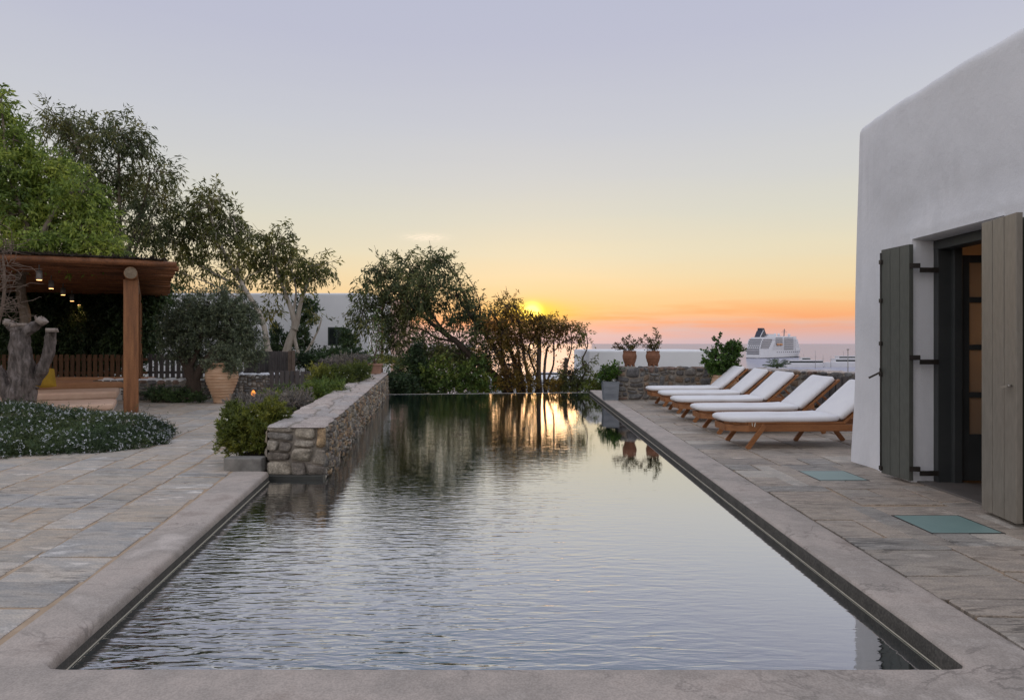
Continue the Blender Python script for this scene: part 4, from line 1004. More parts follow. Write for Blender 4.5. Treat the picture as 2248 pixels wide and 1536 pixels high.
for k in range(25):
    s = -.3 + k * .53; mb = MB(); r0 = random.uniform(.055, .07)
    je = random.uniform(-.05, .06); mb.tube([(-6.6 + i * .82 + (je if i == 9 else 0), s + .02 * math.sin(i * 1.3 + k), 2.79 + .012 * math.sin(i + k * 2)) for i in range(10)], [r0 * (1 - .015 * i) for i in range(10)], 10, True, .08)
    mb.build('rafter', M['rafterwood'], perg)
mb = MB(); mb.box((-6.7, -.34, 2.872), (.55, 12.7, 2.9)); rs = np.random.default_rng(3)
for k in range(420):
    x = rs.uniform(-6.7, .6); mb.bar((x, -.30, 2.885), (x + rs.uniform(-.06, .06), -.34 - rs.uniform(.02, .1), 2.885 + rs.uniform(-.03, .06)), .012, .01)
for k in range(200):
    y = rs.uniform(-.3, 12.6); mb.bar((.5, y, 2.885), (.55 + rs.uniform(.02, .1), y + rs.uniform(-.06, .06), 2.885 + rs.uniform(-.02, .05)), .012, .01)
for k in range(26):  # laths between rafters, seen from below
    pass
for k in range(60):
    x = -6.6 + k * .122; mb.bar((x, -.3, 2.866), (x, 12.6, 2.866), .03, .012)
mb.build('reed_roof', M['reed'], perg)
for i, (px, py, Z) in enumerate([(86, 614, 12.4), (112.5, 633, 14.4), (138.5, 647, 16.3), (158, 660.5, 18.5), (174, 669, 20.3), (189, 676, 22.1)]):
    p = P(px, py, Z); t = thing('downlight', ['nearest', 'second', 'third', 'fourth', 'fifth', 'farthest'][i] + ' lit cylinder downlight under the pergola roof', 'lamp', p, group='downlights under the pergola')
    mb = MB(); mb.lathe([(.045, .0), (.05, .0), (.05, .17), (.012, .172), (.012, 2.73 - p.z)], n=14); mb.build('housing', M['pole'], t)
    mb = MB(); mb.lathe([(.001, -.012), (.04, -.01), (.044, -.002)], n=14); mb.build('lamp_disc', emis('warm_bulb', (1, .5, .18), 4.5), t)
    ld = bpy.data.lights.new('downlight_lamp', 'SPOT'); ld.energy = 9; ld.color = (1, .56, .28); ld.spot_size = math.radians(125); ld.spot_blend = .8; ld.shadow_soft_size = .05
    lo = bpy.data.objects.new('downlight_lamp', ld); COL.objects.link(lo); lo.location = p - Vector((0, 0, .02))
# daybeds
def daybed(label, e1, s0, s1, fab, th=.12, top=.31):
    t = thing('daybed', label, 'daybed', PO + PE * e1 + PD * s0, ang, 'daybeds under the pergola')
    mb = MB(); mb.box((-5.0, .03, 0), (-.04, s1 - s0 - .02, top - th)); mb.build('plinth', M['plinth'], t, bevel=.02)
    mb = MB(); mb.box((-5.0, 0, top - th + .002), (0, s1 - s0, top)); mb.build('mattress', M[fab], t, bevel=.045, seg=4); return t
daybed('nearest beige daybed mattress behind the flowering rosemary', -.23, -1.24, 0.02, 'daybed', top=.27)
daybed('middle long daybed mattress under the pergola', -.25, .70, 2.05, 'daybed', top=.36, th=.15)
daybed('farthest brownish daybed mattress at the back of the pergola', -.18, 3.15, 4.6, 'daybed_brown', top=.43, th=.15)
t = thing('bench_bolster', 'long orange-brown bolster along the picket fence', 'bolster', P(200, 836, 17.3), 0)
mb = MB(); mb.tube([(-1.2 + i * .4, 0, .0) for i in range(8)], .075, 12, True, .1); mb.build('bolster', M['daybed_brown'], t)
t.location.z = .38
mb = MB(); mb.box((-14.5, 17.25, 0), (-9.3, 17.8, .3)); o = mb.build('bench', M['plinth'], bevel=.03); tag(o, 'low masonry bench in front of the brown picket fence', 'bench')
# mustard pillow
def pillow(label, loc, w_, h_, d_, rz, lean):
    t = MB(); n = 16; vs = []
    for j in range(n + 1):
        for i in range(n + 1):
            x, z_ = 2 * i / n - 1, 2 * j / n - 1
            e = max(0, (1 - x ** 2) * (1 - z_ ** 2)) ** .45; vs.append((x * w_ / 2 * (.82 - .18 * z_ - .1 * (1 - x * x) * z_ * z_), e * d_ / 2, z_ * h_ / 2 * (1 - .12 * x * x) + h_ / 2))
    m_ = len(vs); vs += [(x, -y, z_) for x, y, z_ in vs]
    fs = [(j * (n + 1) + i, j * (n + 1) + i + 1, (j + 1) * (n + 1) + i + 1, (j + 1) * (n + 1) + i) for j in range(n) for i in range(n)]
    fs += [tuple(m_ + q for q in f_)[::-1] for f_ in fs]
    t.add(vs, fs, True); o = t.build('pillow', M['yellowfab']); o.location = loc; o.rotation_euler = (math.radians(lean), 0, rz)
    return tag(o, label, 'pillow', 'mustard pillows on the daybeds')
pillow('mustard yellow pillow leaning beside the pruned trunk', P(98, 851, 13.9), .42, .42, .24, .3, -18)
pillow('mustard yellow pillow peeking out at the very edge beyond the pruned trunk', P(-6, 872, 12.6), .4, .38, .2, .1, -18)

# ================================================================== FENCES
def picket(name, label, x0, x1, y, z0, z1, m, step=.155, wdt=.105, rails=(.25, .8), cat='fence', holes=False):
    t = thing(name, label, cat, (x0, y, z0)); mb = MB(); n = int((x1 - x0) / step)
    for k in range(n + 1):
        x = k * step; mb.box((x - wdt / 2, -.01, 0), (x + wdt / 2, .012, (z1 - z0) + random.uniform(-.012, .012)))
    mb.build('picket_boards', m, t, bevel=.003, seg=1)
    mb = MB()
    for f_ in rails: mb.box((-.1, .013, (z1 - z0) * f_ - .035), (x1 - x0 + .1, .05, (z1 - z0) * f_ + .035))
    mb.build('rail', m, t); return t
picket('picket_fence', 'brown picket fence lit warm at the back of the pergola', -14.6, -10.05, 18.6, .34, 1.0, M['picketbrown'])
picket('picket_fence', 'dark grey picket fence with gaps between pergola post and olive tree', -9.95, -7.0, 18.8, .34, 1.01, M['picket'])
picket('picket_fence', 'tall dark grey close-boarded fence behind the short white-capped wall', -7.4, -6.15, 19.2, .0, 1.08, M['picket'], .125, .118)
picket('picket_gate', 'low dark grey picket gate beside the short white-capped wall', -5.52, -3.9, 15.7, .02, .67, M['picket'], .118, .096, cat='gate')
mb = MB(); mb.box((-6.2, 18.9, 0), (-6.1, 19.0, 1.1)); mb.box((-5.98 - .1, 18.86, 0), (-5.98 - .02, 18.9, 1.12)); o = mb.build('gate_post', M['drytwig'], bevel=.004); tag(o, 'slim pale wooden gate post in front of the pale-barked trunk', 'post')

# ================================================================== FAR WHITE HOUSE (left)
fh = thing('white_building', 'flat-roofed white building beyond the trees with one small dark window', 'house', (-5.85, 28, 0))
mb = MB(); mb.box((-12.5, 0, -.3), (0, 5.0, 3.37)); mb.build('wall', M['plaster_far'], fh, bevel=.08, seg=3)
mb = MB(); wx0, wx1 = (720 - CX) / F * 28 + 5.85, (759 - CX) / F * 28 + 5.85; wz0, wz1 = H - (758 - HOR) / F * 28, H + (HOR - 718) / F * 28
mb.box((wx0, -.012, wz0), (wx1, .06, wz1)); wn = mb.build('window', M['shutterdark'], fh)
mb = MB(); mb.box((wx0 + .06, -.02, wz0 + .06), (wx0 + .32, -.013, wz1 - .06)); mb.box((wx0 + .4, -.02, wz0 + .06), (wx1 - .06, -.013, wz1 - .06)); mb.build('pane', M['darkglass'], wn)
t = thing('sunlit_house', 'narrow plastered house side with the sunset light painted pink, beside the white building', 'house', (-6.2, 34.6, -.5))
mb = MB(); mb.box((0, 0, 0), (.45, 4, 4.0)); mb.build('wall', M['sunsetplaster'], t, bevel=.04)
mb = MB(); mb.tube([(-5.62, 29.5, -.3), (-5.6, 29.5, 3.2)], [.05, .04], 8); o = mb.build('wooden_pole', M['wood']); tag(o, 'slim orange-brown pole beside the end of the white building', 'pole')
# white rail beyond the planter
t = thing('white_railing', 'small white wooden railing glimpsed below the palm fronds', 'railing', P(845, 808, 26))
mb = MB()
for k in range(4): mb.bar((k * .17, 0, 0), (k * .17, 0, .5), .04, .04)
for z_ in (.02, .25, .5): mb.bar((-.1, .03, z_), (.62, .03, z_), .03, .03)
mb.bar((0, .05, 0), (.4, .05, .5), .03, .03); mb.build('rail_bars', M['whitewood'], t)

# white walls beyond the pool
t = thing('white_wall', 'tall smooth white house wall standing behind the two terracotta pots', 'wall', (2.45, 22, -3.3))
mb = MB(); mb.box((0, 0, 0), (4.15, 5, 3.3 + 1.085)); mb.build('wall', M['plaster_far'], t, bevel=.06, seg=3)
t = thing('white_wall', 'lower white wall seen between tree trunks past the pool edge', 'wall', (-1.6, 24.4, -3.6))
mb = MB(); mb.box((0, 0, 0), (4.0, 3, 3.6 + .03)); mb.build('wall', M['plaster_far'], t, bevel=.05, seg=3)

# ================================================================== TREES
Z = 14.5
tree('green_tree', 'bright fresh-green leafy tree spreading over the pergola roof', 'tree',
     [([P(40, 905, 13.9), P(48, 760, 13.9), P(56, 700, 13.9), P(45, 620, 14.0), P(60, 500, 14.3)], .13, .08), ([P(52, 600, 14.0), P(110, 480, 14.3), P(160, 420, 14.5)], .07, .03), ([P(60, 500, 14.3), P(20, 380, 14.4), P(5, 250, 14.5)], .06, .02), ([P(70, 540, 14.2), P(170, 500, 14.4), P(220, 500, 14.4)], .05, .02)],
     [cl(50, 470, Z, 62, 55, 230), cl(130, 450, Z, 62, 55, 230, dz=.5), cl(195, 500, Z, 50, 45, 190), cl(235, 535, Z - .3, 24, 26, 60), cl(30, 380, Z, 55, 55, 200), cl(110, 380, Z + .4, 55, 45, 170), cl(170, 420, Z, 40, 40, 110),
      cl(5, 300, Z, 40, 55, 120, dz=.4), cl(0, 225, Z, 22, 40, 40), cl(40, 310, Z, 30, 30, 50), cl(30, 540, Z - .4, 60, 22, 100), cl(110, 535, Z - .4, 60, 22, 120), cl(180, 545, Z - .4, 50, 16, 80), cl(-40, 430, Z, 60, 90, 160)],
     M['lf_bright'], M['bark'], .115, .042, per_twig=17, twig=.35, droop=.45, shell=.35, spread=.8, twig_draw=.15)
Z = 21
tree('eucalyptus_tree', 'tallest dark eucalyptus tree behind the bright green tree', 'tree',
     [([P(285, 800, Z), P(278, 640, Z), P(262, 540, Z), P(225, 430, Z), P(170, 320, Z)], .16, .04), ([P(270, 580, Z), P(310, 470, Z), P(330, 380, Z)], .08, .03), ([P(262, 540, Z), P(262, 420, Z), P(260, 310, Z)], .07, .03), ([P(283, 600, Z), P(300, 540, Z), P(340, 450, Z)], .06, .02)],
     [cl(125, 270, Z, 44, 34, 100), cl(170, 285, Z, 44, 44, 120, dz=.5), cl(215, 300, Z, 42, 50, 130), cl(265, 285, Z, 46, 38, 120, dz=-.5), cl(305, 320, Z, 40, 38, 100), cl(350, 375, Z, 34, 42, 90), cl(330, 430, Z, 44, 40, 110),
      cl(160, 350, Z, 48, 44, 130, dz=.6), cl(230, 375, Z, 56, 48, 180), cl(285, 410, Z, 46, 44, 130, dz=.5), cl(200, 420, Z, 40, 40, 90), cl(270, 480, Z, 50, 44, 120), cl(330, 490, Z, 36, 36, 70), cl(290, 530, Z, 44, 30, 60), cl(375, 440, Z, 20, 24, 30), cl(105, 240, Z, 16, 12, 10)],
     M['lf_euc'], M['bark'], .18, .042, per_twig=13, twig=.5, droop=.5, shell=.2, spread=.6, twig_draw=.2, twig_r=.008, group='eucalyptus trees', thin=.62)
Z = 22
tree('eucalyptus_tree', 'mid-height eucalyptus tree above the dark olive tree', 'tree',
     [([P(603, 835, Z), P(588, 770, Z), P(575, 700, Z), P(535, 630, Z), P(490, 550, Z), P(460, 470, Z)], .12, .04), ([P(545, 640, Z), P(470, 600, Z), P(400, 560, Z)], .06, .02), ([P(520, 600, Z), P(525, 540, Z), P(512, 480, Z)], .05, .02), ([P(575, 700, Z), P(500, 640, Z), P(400, 600, Z)], .035, .012)],
     [cl(450, 445, Z, 42, 36, 120), cl(508, 480, Z, 34, 36, 100, dz=.4), cl(405, 480, Z, 44, 38, 110), cl(460, 510, Z, 54, 36, 150), cl(520, 545, Z, 36, 34, 90), cl(375, 530, Z, 46, 34, 100), cl(430, 560, Z, 44, 26, 60), cl(340, 505, Z, 30, 36, 60),
      cl(500, 600, Z, 46, 24, 36), cl(420, 605, Z, 50, 20, 30), cl(530, 620, Z, 24, 26, 24), cl(395, 590, Z, 34, 24, 26), cl(540, 510, Z, 12, 26, 22), cl(470, 425, Z, 20, 16, 26)],
     M['lf_euc2'], M['barkpale'], .18, .05, per_twig=13, twig=.5, droop=.5, shell=.2, spread=.6, twig_draw=.3, twig_r=.009, group='eucalyptus trees', thin=.62)
Z = 23
tree('eucalyptus_tree', 'slim eucalyptus tree with pale twisting bare trunks in front of the white building', 'tree',
     [([P(617, 845, Z), P(622, 800, Z), P(634, 755, Z), P(646, 718, Z), P(643, 690, Z), P(630, 655, Z), P(610, 600, Z), P(600, 560, Z)], .19, .03), ([P(646, 722, Z), P(653, 705, Z), P(660, 665, Z), P(678, 615, Z), P(695, 580, Z)], .12, .02),
      ([P(650, 715, Z), P(646, 740, Z), P(655, 775, Z), P(660, 790, Z)], .07, .05), ([P(622, 842, Z), P(640, 806, Z), P(660, 790, Z), P(680, 760, Z), P(698, 725, Z), P(706, 700, Z)], .09, .02), ([P(643, 690, Z), P(650, 640, Z), P(640, 590, Z)], .05, .02), ([P(612, 835, Z), P(605, 790, Z), P(590, 760, Z), P(580, 715, Z)], .07, .03)],
     [cl(600, 540, Z, 40, 34, 110), cl(640, 575, Z, 44, 32, 110, dz=.5), cl(685, 585, Z, 34, 30, 80), cl(590, 590, Z, 38, 26, 70), cl(615, 515, Z, 22, 18, 30), cl(708, 585, Z, 16, 22, 24), cl(565, 560, Z, 20, 30, 34), cl(650, 610, Z, 50, 18, 40), cl(620, 620, Z, 30, 20, 24),
      cl(590, 680, Z, 20, 24, 30), cl(690, 690, Z, 14, 18, 14)],
     M['lf_euc2'], M['barkpale'], .19, .052, per_twig=13, twig=.5, droop=.5, shell=.2, spread=.6, twig_draw=.3, twig_r=.009, group='eucalyptus trees', thin=.62)
Z = 15.6
tree('olive_tree', 'dense dark olive tree with round crown beside the ribbed jar', 'tree',
     [([P(425, 884, Z), P(424, 840, Z), P(412, 805, Z), P(395, 765, Z)], .2, .08), ([P(424, 845, Z), P(445, 800, Z), P(480, 755, Z), P(500, 710, Z)], .11, .04), ([P(415, 810, Z), P(440, 750, Z), P(440, 700, Z)], .07, .03)],
     [cl(430, 720, Z, 56, 48, 300), cl(490, 700, Z, 56, 50, 300, dz=.3), cl(528, 745, Z, 44, 42, 210), cl(398, 755, Z, 38, 36, 150), cl(460, 662, Z, 56, 30, 170), cl(400, 690, Z, 40, 40, 160), cl(515, 670, Z, 40, 30, 120), cl(560, 775, Z, 14, 26, 50), cl(548, 700, Z, 22, 34, 70), cl(500, 770, Z + .3, 44, 30, 140), cl(440, 780, Z + .6, 50, 26, 120), cl(370, 730, Z, 16, 24, 30)],
     M['lf_olive'], M['barkdark'], .075, .022, per_twig=22, twig=.24, droop=.25, shell=.3, spread=.85, twig_draw=.06)
# dark evergreen trees closing the view behind the pergola
for i, (x0, lab) in enumerate([(30, 'dark evergreen tree behind the brown fence, farthest toward the pruned trunk'), (150, 'dark evergreen tree behind the middle of the brown fence'), (280, 'dark evergreen tree behind the pergola post and grey fence')]):
    Z = 20.5 + i * .3
    tree('evergreen_tree', lab, 'tree', [([P(x0, 860, Z), P(x0 + 10, 760, Z), P(x0 + 5, 650, Z)], .12, .05)],
         [cl(x0 + random.uniform(-60, 60), yy, Z + random.uniform(-.6, .6), 58, 42, 150) for yy in (600, 620, 650, 670, 690, 720, 730, 760, 780)] + ([cl(338, 700, Z, 26, 50, 120), cl(335, 650, Z, 30, 30, 60)] if i == 2 else []),
         M['lf_dark'], M['barkdark'], .15, .05, per_twig=20, twig=.5, droop=.6, shell=.2, twig_draw=.05, group='dark evergreen trees behind the pergola')
Z = 21
TB = M['barkdark']
tree('eucalyptus_tree', 'broad eucalyptus tree leaning toward the white building at the far pool edge', 'tree',
     [([P(1125, 905, Z), P(1112, 860, Z), P(1085, 825, Z), P(1040, 785, Z), P(1000, 748, Z), P(960, 720, Z), P(925, 690, Z), P(885, 655, Z)], .17, .04), ([P(1128, 900, Z), P(1118, 850, Z), P(1100, 790, Z), P(1070, 740, Z), P(1030, 690, Z), P(1000, 640, Z)], .13, .03),
      ([P(1138, 905, Z), P(1140, 850, Z), P(1128, 790, Z), P(1105, 730, Z), P(1075, 680, Z)], .12, .03), ([P(1148, 905, Z), P(1150, 850, Z), P(1140, 800, Z), P(1135, 740, Z)], .09, .03), ([P(1000, 748, Z), P(960, 742, Z), P(925, 722, Z), P(890, 715, Z)], .05, .015), ([P(985, 738, Z), P(955, 700, Z), P(935, 660, Z), P(925, 620, Z)], .05, .015),
      ([P(1030, 690, Z), P(1018, 650, Z), P(1005, 610, Z), P(985, 575, Z)], .035, .01), ([P(1050, 715, Z), P(1055, 680, Z), P(1045, 640, Z), P(1022, 600, Z)], .03, .008), ([P(1060, 800, Z), P(1020, 780, Z), P(985, 770, Z)], .04, .015)],
     [cl(845, 590, Z, 38, 30, 90), cl(900, 585, Z, 42, 34, 120, dz=.5), cl(950, 580, Z, 36, 30, 90), cl(985, 595, Z, 24, 28, 50), cl(855, 630, Z, 50, 36, 140), cl(920, 630, Z, 52, 36, 160, dz=-.4), cl(805, 655, Z, 26, 34, 70), cl(788, 690, Z, 14, 28, 30), cl(880, 680, Z, 46, 34, 130, dz=.4), cl(930, 675, Z, 38, 28, 90),
      cl(825, 700, Z, 36, 30, 80), cl(870, 730, Z, 40, 30, 100), cl(1000, 650, Z, 40, 36, 110), cl(1045, 680, Z, 36, 34, 90, dz=.3), cl(1060, 725, Z, 40, 34, 110), cl(1000, 700, Z, 26, 24, 46), cl(1085, 690, Z, 28, 26, 50), cl(900, 760, Z, 36, 20, 50), cl(968, 562, Z, 14, 14, 14), cl(940, 650, Z, 26, 26, 50), cl(806, 620, Z, 12, 18, 18), cl(1030, 640, Z, 20, 20, 16), cl(965, 760, Z, 34, 26, 70), cl(1010, 770, Z + .5, 30, 24, 54), cl(1055, 775, Z, 30, 26, 60), cl(940, 720, Z, 24, 20, 30), cl(1100, 735, Z, 24, 26, 40)],
     M['lf_euc'], TB, .17, .042, per_twig=13, twig=.5, droop=.5, shell=.2, spread=.6, twig_draw=.3, twig_r=.008, group='eucalyptus trees', thin=.62)
Z = 20.6
tree('slender_tree', 'many-stemmed open tree in front of the setting sun', 'tree',
     [([P(1165, 905, Z), P(1163, 850, Z), P(1150, 780, Z), P(1140, 710, Z), P(1130, 670, Z)], .08, .02), ([P(1160, 905, Z), P(1180, 840, Z), P(1160, 770, Z), P(1180, 730, Z)], .05, .02), ([P(1155, 880, Z), P(1110, 800, Z), P(1100, 740, Z), P(1110, 700, Z)], .05, .015)],
     [cl(1118, 675, Z, 30, 24, 50), cl(1135, 705, Z, 28, 24, 50), cl(1105, 730, Z, 30, 28, 56), cl(1140, 750, Z, 26, 26, 44), cl(1095, 775, Z, 30, 26, 46), cl(1130, 800, Z, 28, 24, 36), cl(1085, 715, Z, 22, 20, 26)],
     M['lf_backlit'], TB, .1, .036, per_twig=16, twig=.38, droop=.5, shell=.15, spread=.8, twig_draw=.7, twig_r=.008, group='open sparse trees past the pool edge', thin=1.05)
tree('slender_tree', 'sparse tree with straight bare trunk right beneath the setting sun', 'tree',
     [([P(1190, 905, Z), P(1183, 830, Z), P(1184, 760, Z), P(1182, 735, Z)], .085, .06), ([P(1196, 905, Z), P(1201, 840, Z), P(1215, 800, Z), P(1216, 750, Z), P(1220, 710, Z)], .05, .014), ([P(1200, 890, Z), P(1195, 820, Z), P(1200, 770, Z), P(1203, 762, Z)], .05, .03), ([P(1184, 780, Z), P(1178, 745, Z), P(1170, 715, Z)], .03, .01), ([P(1184, 740, Z), P(1200, 720, Z)], .02, .008),
      ([P(1205, 905, Z), P(1232, 850, Z), P(1245, 800, Z), P(1255, 760, Z), P(1252, 720, Z)], .04, .012)],
     [cl(1175, 705, Z, 26, 18, 44), cl(1200, 702, Z, 22, 18, 40), cl(1160, 725, Z, 22, 16, 26), cl(1195, 725, Z, 28, 14, 30), cl(1225, 715, Z, 20, 20, 30), cl(1215, 745, Z, 22, 16, 18), cl(1250, 715, Z, 18, 22, 26), cl(1170, 775, Z, 18, 20, 16), cl(1250, 745, Z, 18, 14, 14)],
     M['lf_backlit'], TB, .1, .036, per_twig=16, twig=.34, droop=.4, shell=.15, spread=.8, twig_draw=.7, twig_r=.008, group='open sparse trees past the pool edge', thin=1.05)
tree('slender_tree', 'sparse twiggy tree nearest the tall white wall past the pool edge', 'tree',
     [([P(1262, 905, Z), P(1268, 850, Z), P(1285, 815, Z), P(1278, 790, Z), P(1290, 760, Z), P(1284, 720, Z)], .05, .012), ([P(1240, 905, Z), P(1240, 830, Z), P(1243, 785, Z)], .07, .05), ([P(1286, 815, Z), P(1298, 820, Z), P(1280, 850, Z)], .03, .02), ([P(1288, 765, Z), P(1278, 740, Z), P(1272, 715, Z)], .016, .006)],
     [cl(1280, 725, Z, 14, 18, 12), cl(1268, 735, Z, 12, 14, 8), cl(1255, 820, Z, 30, 30, 60), cl(1270, 840, Z, 30, 18, 46), cl(1240, 850, Z, 28, 14, 36), cl(1290, 800, Z, 12, 16, 12), cl(1305, 845, Z, 12, 18, 24)],
     M['lf_euc2'], TB, .1, .04, per_twig=14, twig=.32, droop=.3, shell=.15, spread=.8, twig_draw=.7, twig_r=.007, group='open sparse trees past the pool edge', thin=1.05)
# pruned trunk
Z = 11.3
pt = thing('pruned_tree', 'thick grey pruned tree stump with sawn-off limbs in front of the daybeds', 'tree', P(40, 935, Z))
mb = MB()
for pts, r0, r1 in (([(42, 950), (42, 880), (50, 830), (48, 780), (45, 735), (44, 718)], .24, .15), ([(60, 880), (74, 840), (92, 812), (104, 785), (108, 755), (112, 728)], .12, .085), ([(30, 895), (14, 850), (-4, 815), (-30, 800)], .13, .1), ([(46, 740), (66, 722), (88, 708)], .12, .075), ([(44, 740), (36, 725), (24, 712)], .11, .09)):
    sp = smooth_path([P(x, y, Z + (.1 if x > 70 else 0)) - pt.location for x, y in pts], 12); n = len(sp); mb.tube(sp, [(r0 + (r1 - r0) * i / (n - 1)) * .84 for i in range(n)], 48, True, .1, flute=.2)
mb.build('trunk', M['stumpbark'], pt)
for (x, y, w_, r_) in ((92, 705, .3, .085), (22, 710, .2, .10), (113, 725, 0, .095), (44, 714, 0, .15)):
    mb = MB(); p = P(x, y, Z) - pt.location; mb.tube([p - Vector((w_ * .08, 0, .03)), p + Vector((w_ * .1, 0, .035))], [r_ * .96, r_ * .9], 26, True, .3, flute=.12); mb.build('sawn_end', M['stumpcut'], pt)
mb = MB()
for k in range(5): p = P(80 + k % 3 * 4, 702, Z) - pt.location; mb.tube(curve_pts(p, p + Vector((random.uniform(-.08, .1), 0, random.uniform(.03, .1))), .2, 3), [.014, .012, .01, .004], 5, False)
mb.build('shoot', M['stumpcut'], pt)
# dry twiggy shrub at the edge
t = thing('dry_shrub', 'bare dry twiggy shrub at the pergola corner above the pruned trunk', 'shrub', P(2, 700, 9.6)); mb = MB(); Z = 9.6
st = [P(-8, 720, Z), P(6, 670, Z), P(10, 620, Z), P(6, 560, Z)]; mb.tube(smooth_path([p - t.location for p in st], 4), [.03 - .0015 * i for i in range(13)], 7, False, .2)
for k in range(120):
    p = Vector(random.choice(st[1:])) + Vector((random.gauss(0, .06), random.gauss(0, .1), random.gauss(0, .12))); e = p + Vector((random.gauss(.05, .16), random.gauss(0, .12), random.gauss(.05, .15)))
    mb.tube(curve_pts(p - t.location, e - t.location, .25, 4), [.006, .005, .004, .003, .002], 4, False)
mb.build('twigs', M['drytwig'], t)
tmp = MB(); tmp.tube([P(-8, 950, Z) - t.location, P(-8, 800, Z) - t.location, P(-8, 718, Z) - t.location], [.05, .04, .03], 8, False, .2); tmp.build('stem', M['drytwig'], t)

# ================================================================== SHRUBS
def shrub(label, cls, leaf, llen, lwid, base=None, flowers=None, **kw):
    b = Vector(cls[0][0]) if base is None else Vector(base)
    if base is None: b.z = max(0, b.z - cls[0][1][2] * 1.0)
    def ex(root):
        if flowers:
            F_, n_, s_ = flowers; C = []
            for c, r_, k in cls:
                m_ = max(1, int(n_ * k / sum(q[2] for q in cls))); d_ = unit(RNG.normal(size=(m_, 3))); d_[:, 2] = np.abs(d_[:, 2]) * .9; d_[:, 1] = -np.abs(d_[:, 1]) * RNG.choice([1, 1, -1], m_)
                C.append(np.array(c) + d_ * np.array(r_) * RNG.uniform(.85, 1.08, (m_, 1)))
            C = np.concatenate(C); C = np.repeat(C, 5, axis=0); D_ = RNG.normal(size=C.shape); D_[:, 2] += .3
            V, Fq = leaf_quads(C, D_, s_, s_ * .7); np_mesh('flowers', V, Fq, F_, root)['kind'] = 'stuff'
    limbs = [([b, b.lerp(Vector(cls[0][0]), .5) + Vector((.02, 0, 0)), Vector(cls[0][0])], .025, .01)]
    kw.setdefault('droop', 0.0); kw.setdefault('up', .35); kw.setdefault('shell', .25); kw.setdefault('twig_draw', .12)
    return tree('shrub', label, 'shrub', limbs, cls, leaf, M['barkdark'], llen, lwid, extra=ex, group='shrubs along the pool wall' if 'wall' in label else None, **kw)
shrub('nearest yellow-green shrub bulging over the corner of the pool wall', [cl(545, 940, 7.5, 46, 44, 260), cl(598, 915, 7.7, 36, 30, 170), cl(505, 945, 7.4, 26, 40, 90, rz=40), cl(510, 905, 7.6, 14, 16, 20), cl(535, 980, 7.4, 50, 20, 120), cl(580, 960, 7.35, 26, 30, 70)],
      M['lf_shrub'], .045, .012, base=(-2.75, 7.6, .1), flowers=(M['white_fl'], 36, .016), twig=.09, per_twig=34, spread=.7, twig_r=.003)
shrub('grey lavender-like shrub behind the nearest yellow-green shrub, by the pool wall', [cl(545, 893, 9.6, 30, 16, 90), cl(585, 888, 9.8, 30, 14, 90), cl(560, 905, 9.2, 26, 14, 60)], M['lf_grey'], .06, .012, base=(-3.4, 9.6, .1), flowers=(M['white_fl'], 24, .016), twig=.14, per_twig=24, spread=.7, twig_r=.003)
shrub('grey and rust shrub lapping over the pool wall top', [cl(640, 890, 10.0, 34, 20, 130), cl(610, 878, 10.6, 26, 11, 60), cl(660, 880, 10.4, 20, 15, 50)], M['lf_grey'], .06, .013, base=(-3.4, 10.2, .1), twig=.14, per_twig=24, spread=.7, twig_r=.003)
shrub('low green shrub with white flowers between two grey shrubs by the pool wall', [cl(595, 876, 11.2, 22, 9, 50), cl(625, 868, 11.8, 24, 10, 60)], M['lf_shrub2'], .06, .014, base=(-4.0, 11.4, .1), flowers=(M['white_fl'], 24, .02), twig=.14, per_twig=24, twig_r=.003)
shrub('yellow-green shrub at the middle of the pool wall', [cl(690, 866, 11.4, 32, 16, 120), cl(728, 856, 12.0, 26, 15, 100), cl(668, 860, 12.0, 22, 10, 60), cl(710, 852, 12.4, 30, 10, 80)], M['lf_shrub2'], .06, .014, base=(-3.6, 11.8, .1), flowers=(M['white_fl'], 20, .02), twig=.14, per_twig=26, twig_r=.003)
shrub('bright yellow-green shrub mound farther along the pool wall', [cl(740, 828, 14.2, 40, 16, 150), cl(780, 822, 14.8, 30, 18, 120), cl(705, 826, 13.8, 24, 14, 70), cl(800, 818, 15.5, 16, 14, 60)], M['lf_shrub'], .07, .016, base=(-3.8, 14.3, .1), flowers=(M['white_fl'], 30, .022), twig=.16, per_twig=26, twig_r=.003)
shrub('grey-green shrub at the far end of the pool wall near the tapered planter', [cl(750, 800, 17.0, 34, 14, 110), cl(785, 798, 17.3, 26, 14, 90), cl(720, 806, 16.6, 22, 12, 60)], M['lf_grey'], .08, .016, base=(-4.2, 17.0, .1), twig=.18, per_twig=24, twig_r=.003)
shrub('dark green hedge-like shrub under the white building window', [cl(700, 790, 20, 40, 18, 130), cl(740, 790, 20.4, 36, 18, 130), cl(780, 792, 20, 28, 18, 90), cl(665, 795, 20, 20, 16, 50)], M['lf_dark'], .1, .04, base=(-5.6, 20, 0), twig=.25, per_twig=20)
shrub('dark climbing bush beside the small window of the white building', [cl(768, 745, 26.6, 14, 17, 50), cl(752, 728, 26.6, 5, 10, 8), cl(772, 768, 26.6, 10, 10, 20)], M['lf_dark'], .14, .05, base=(-6.3, 26.7, 0), twig=.3, per_twig=20)
shrub('dark upright bush between the pale trunks and the olive tree', [cl(612, 755, 25.4, 16, 34, 90), cl(600, 780, 25.4, 16, 20, 40)], M['lf_dark'], .14, .05, base=(-8.6, 25.5, 0), twig=.3, per_twig=20)
shrub('tall dark bush behind the pale twisting trunks', [cl(668, 690, 25.8, 18, 30, 70), cl(660, 750, 25.8, 20, 32, 80), cl(686, 676, 25.8, 9, 18, 20)], M['lf_dark'], .14, .05, base=(-7.8, 25.8, 0), twig=.3, per_twig=20)
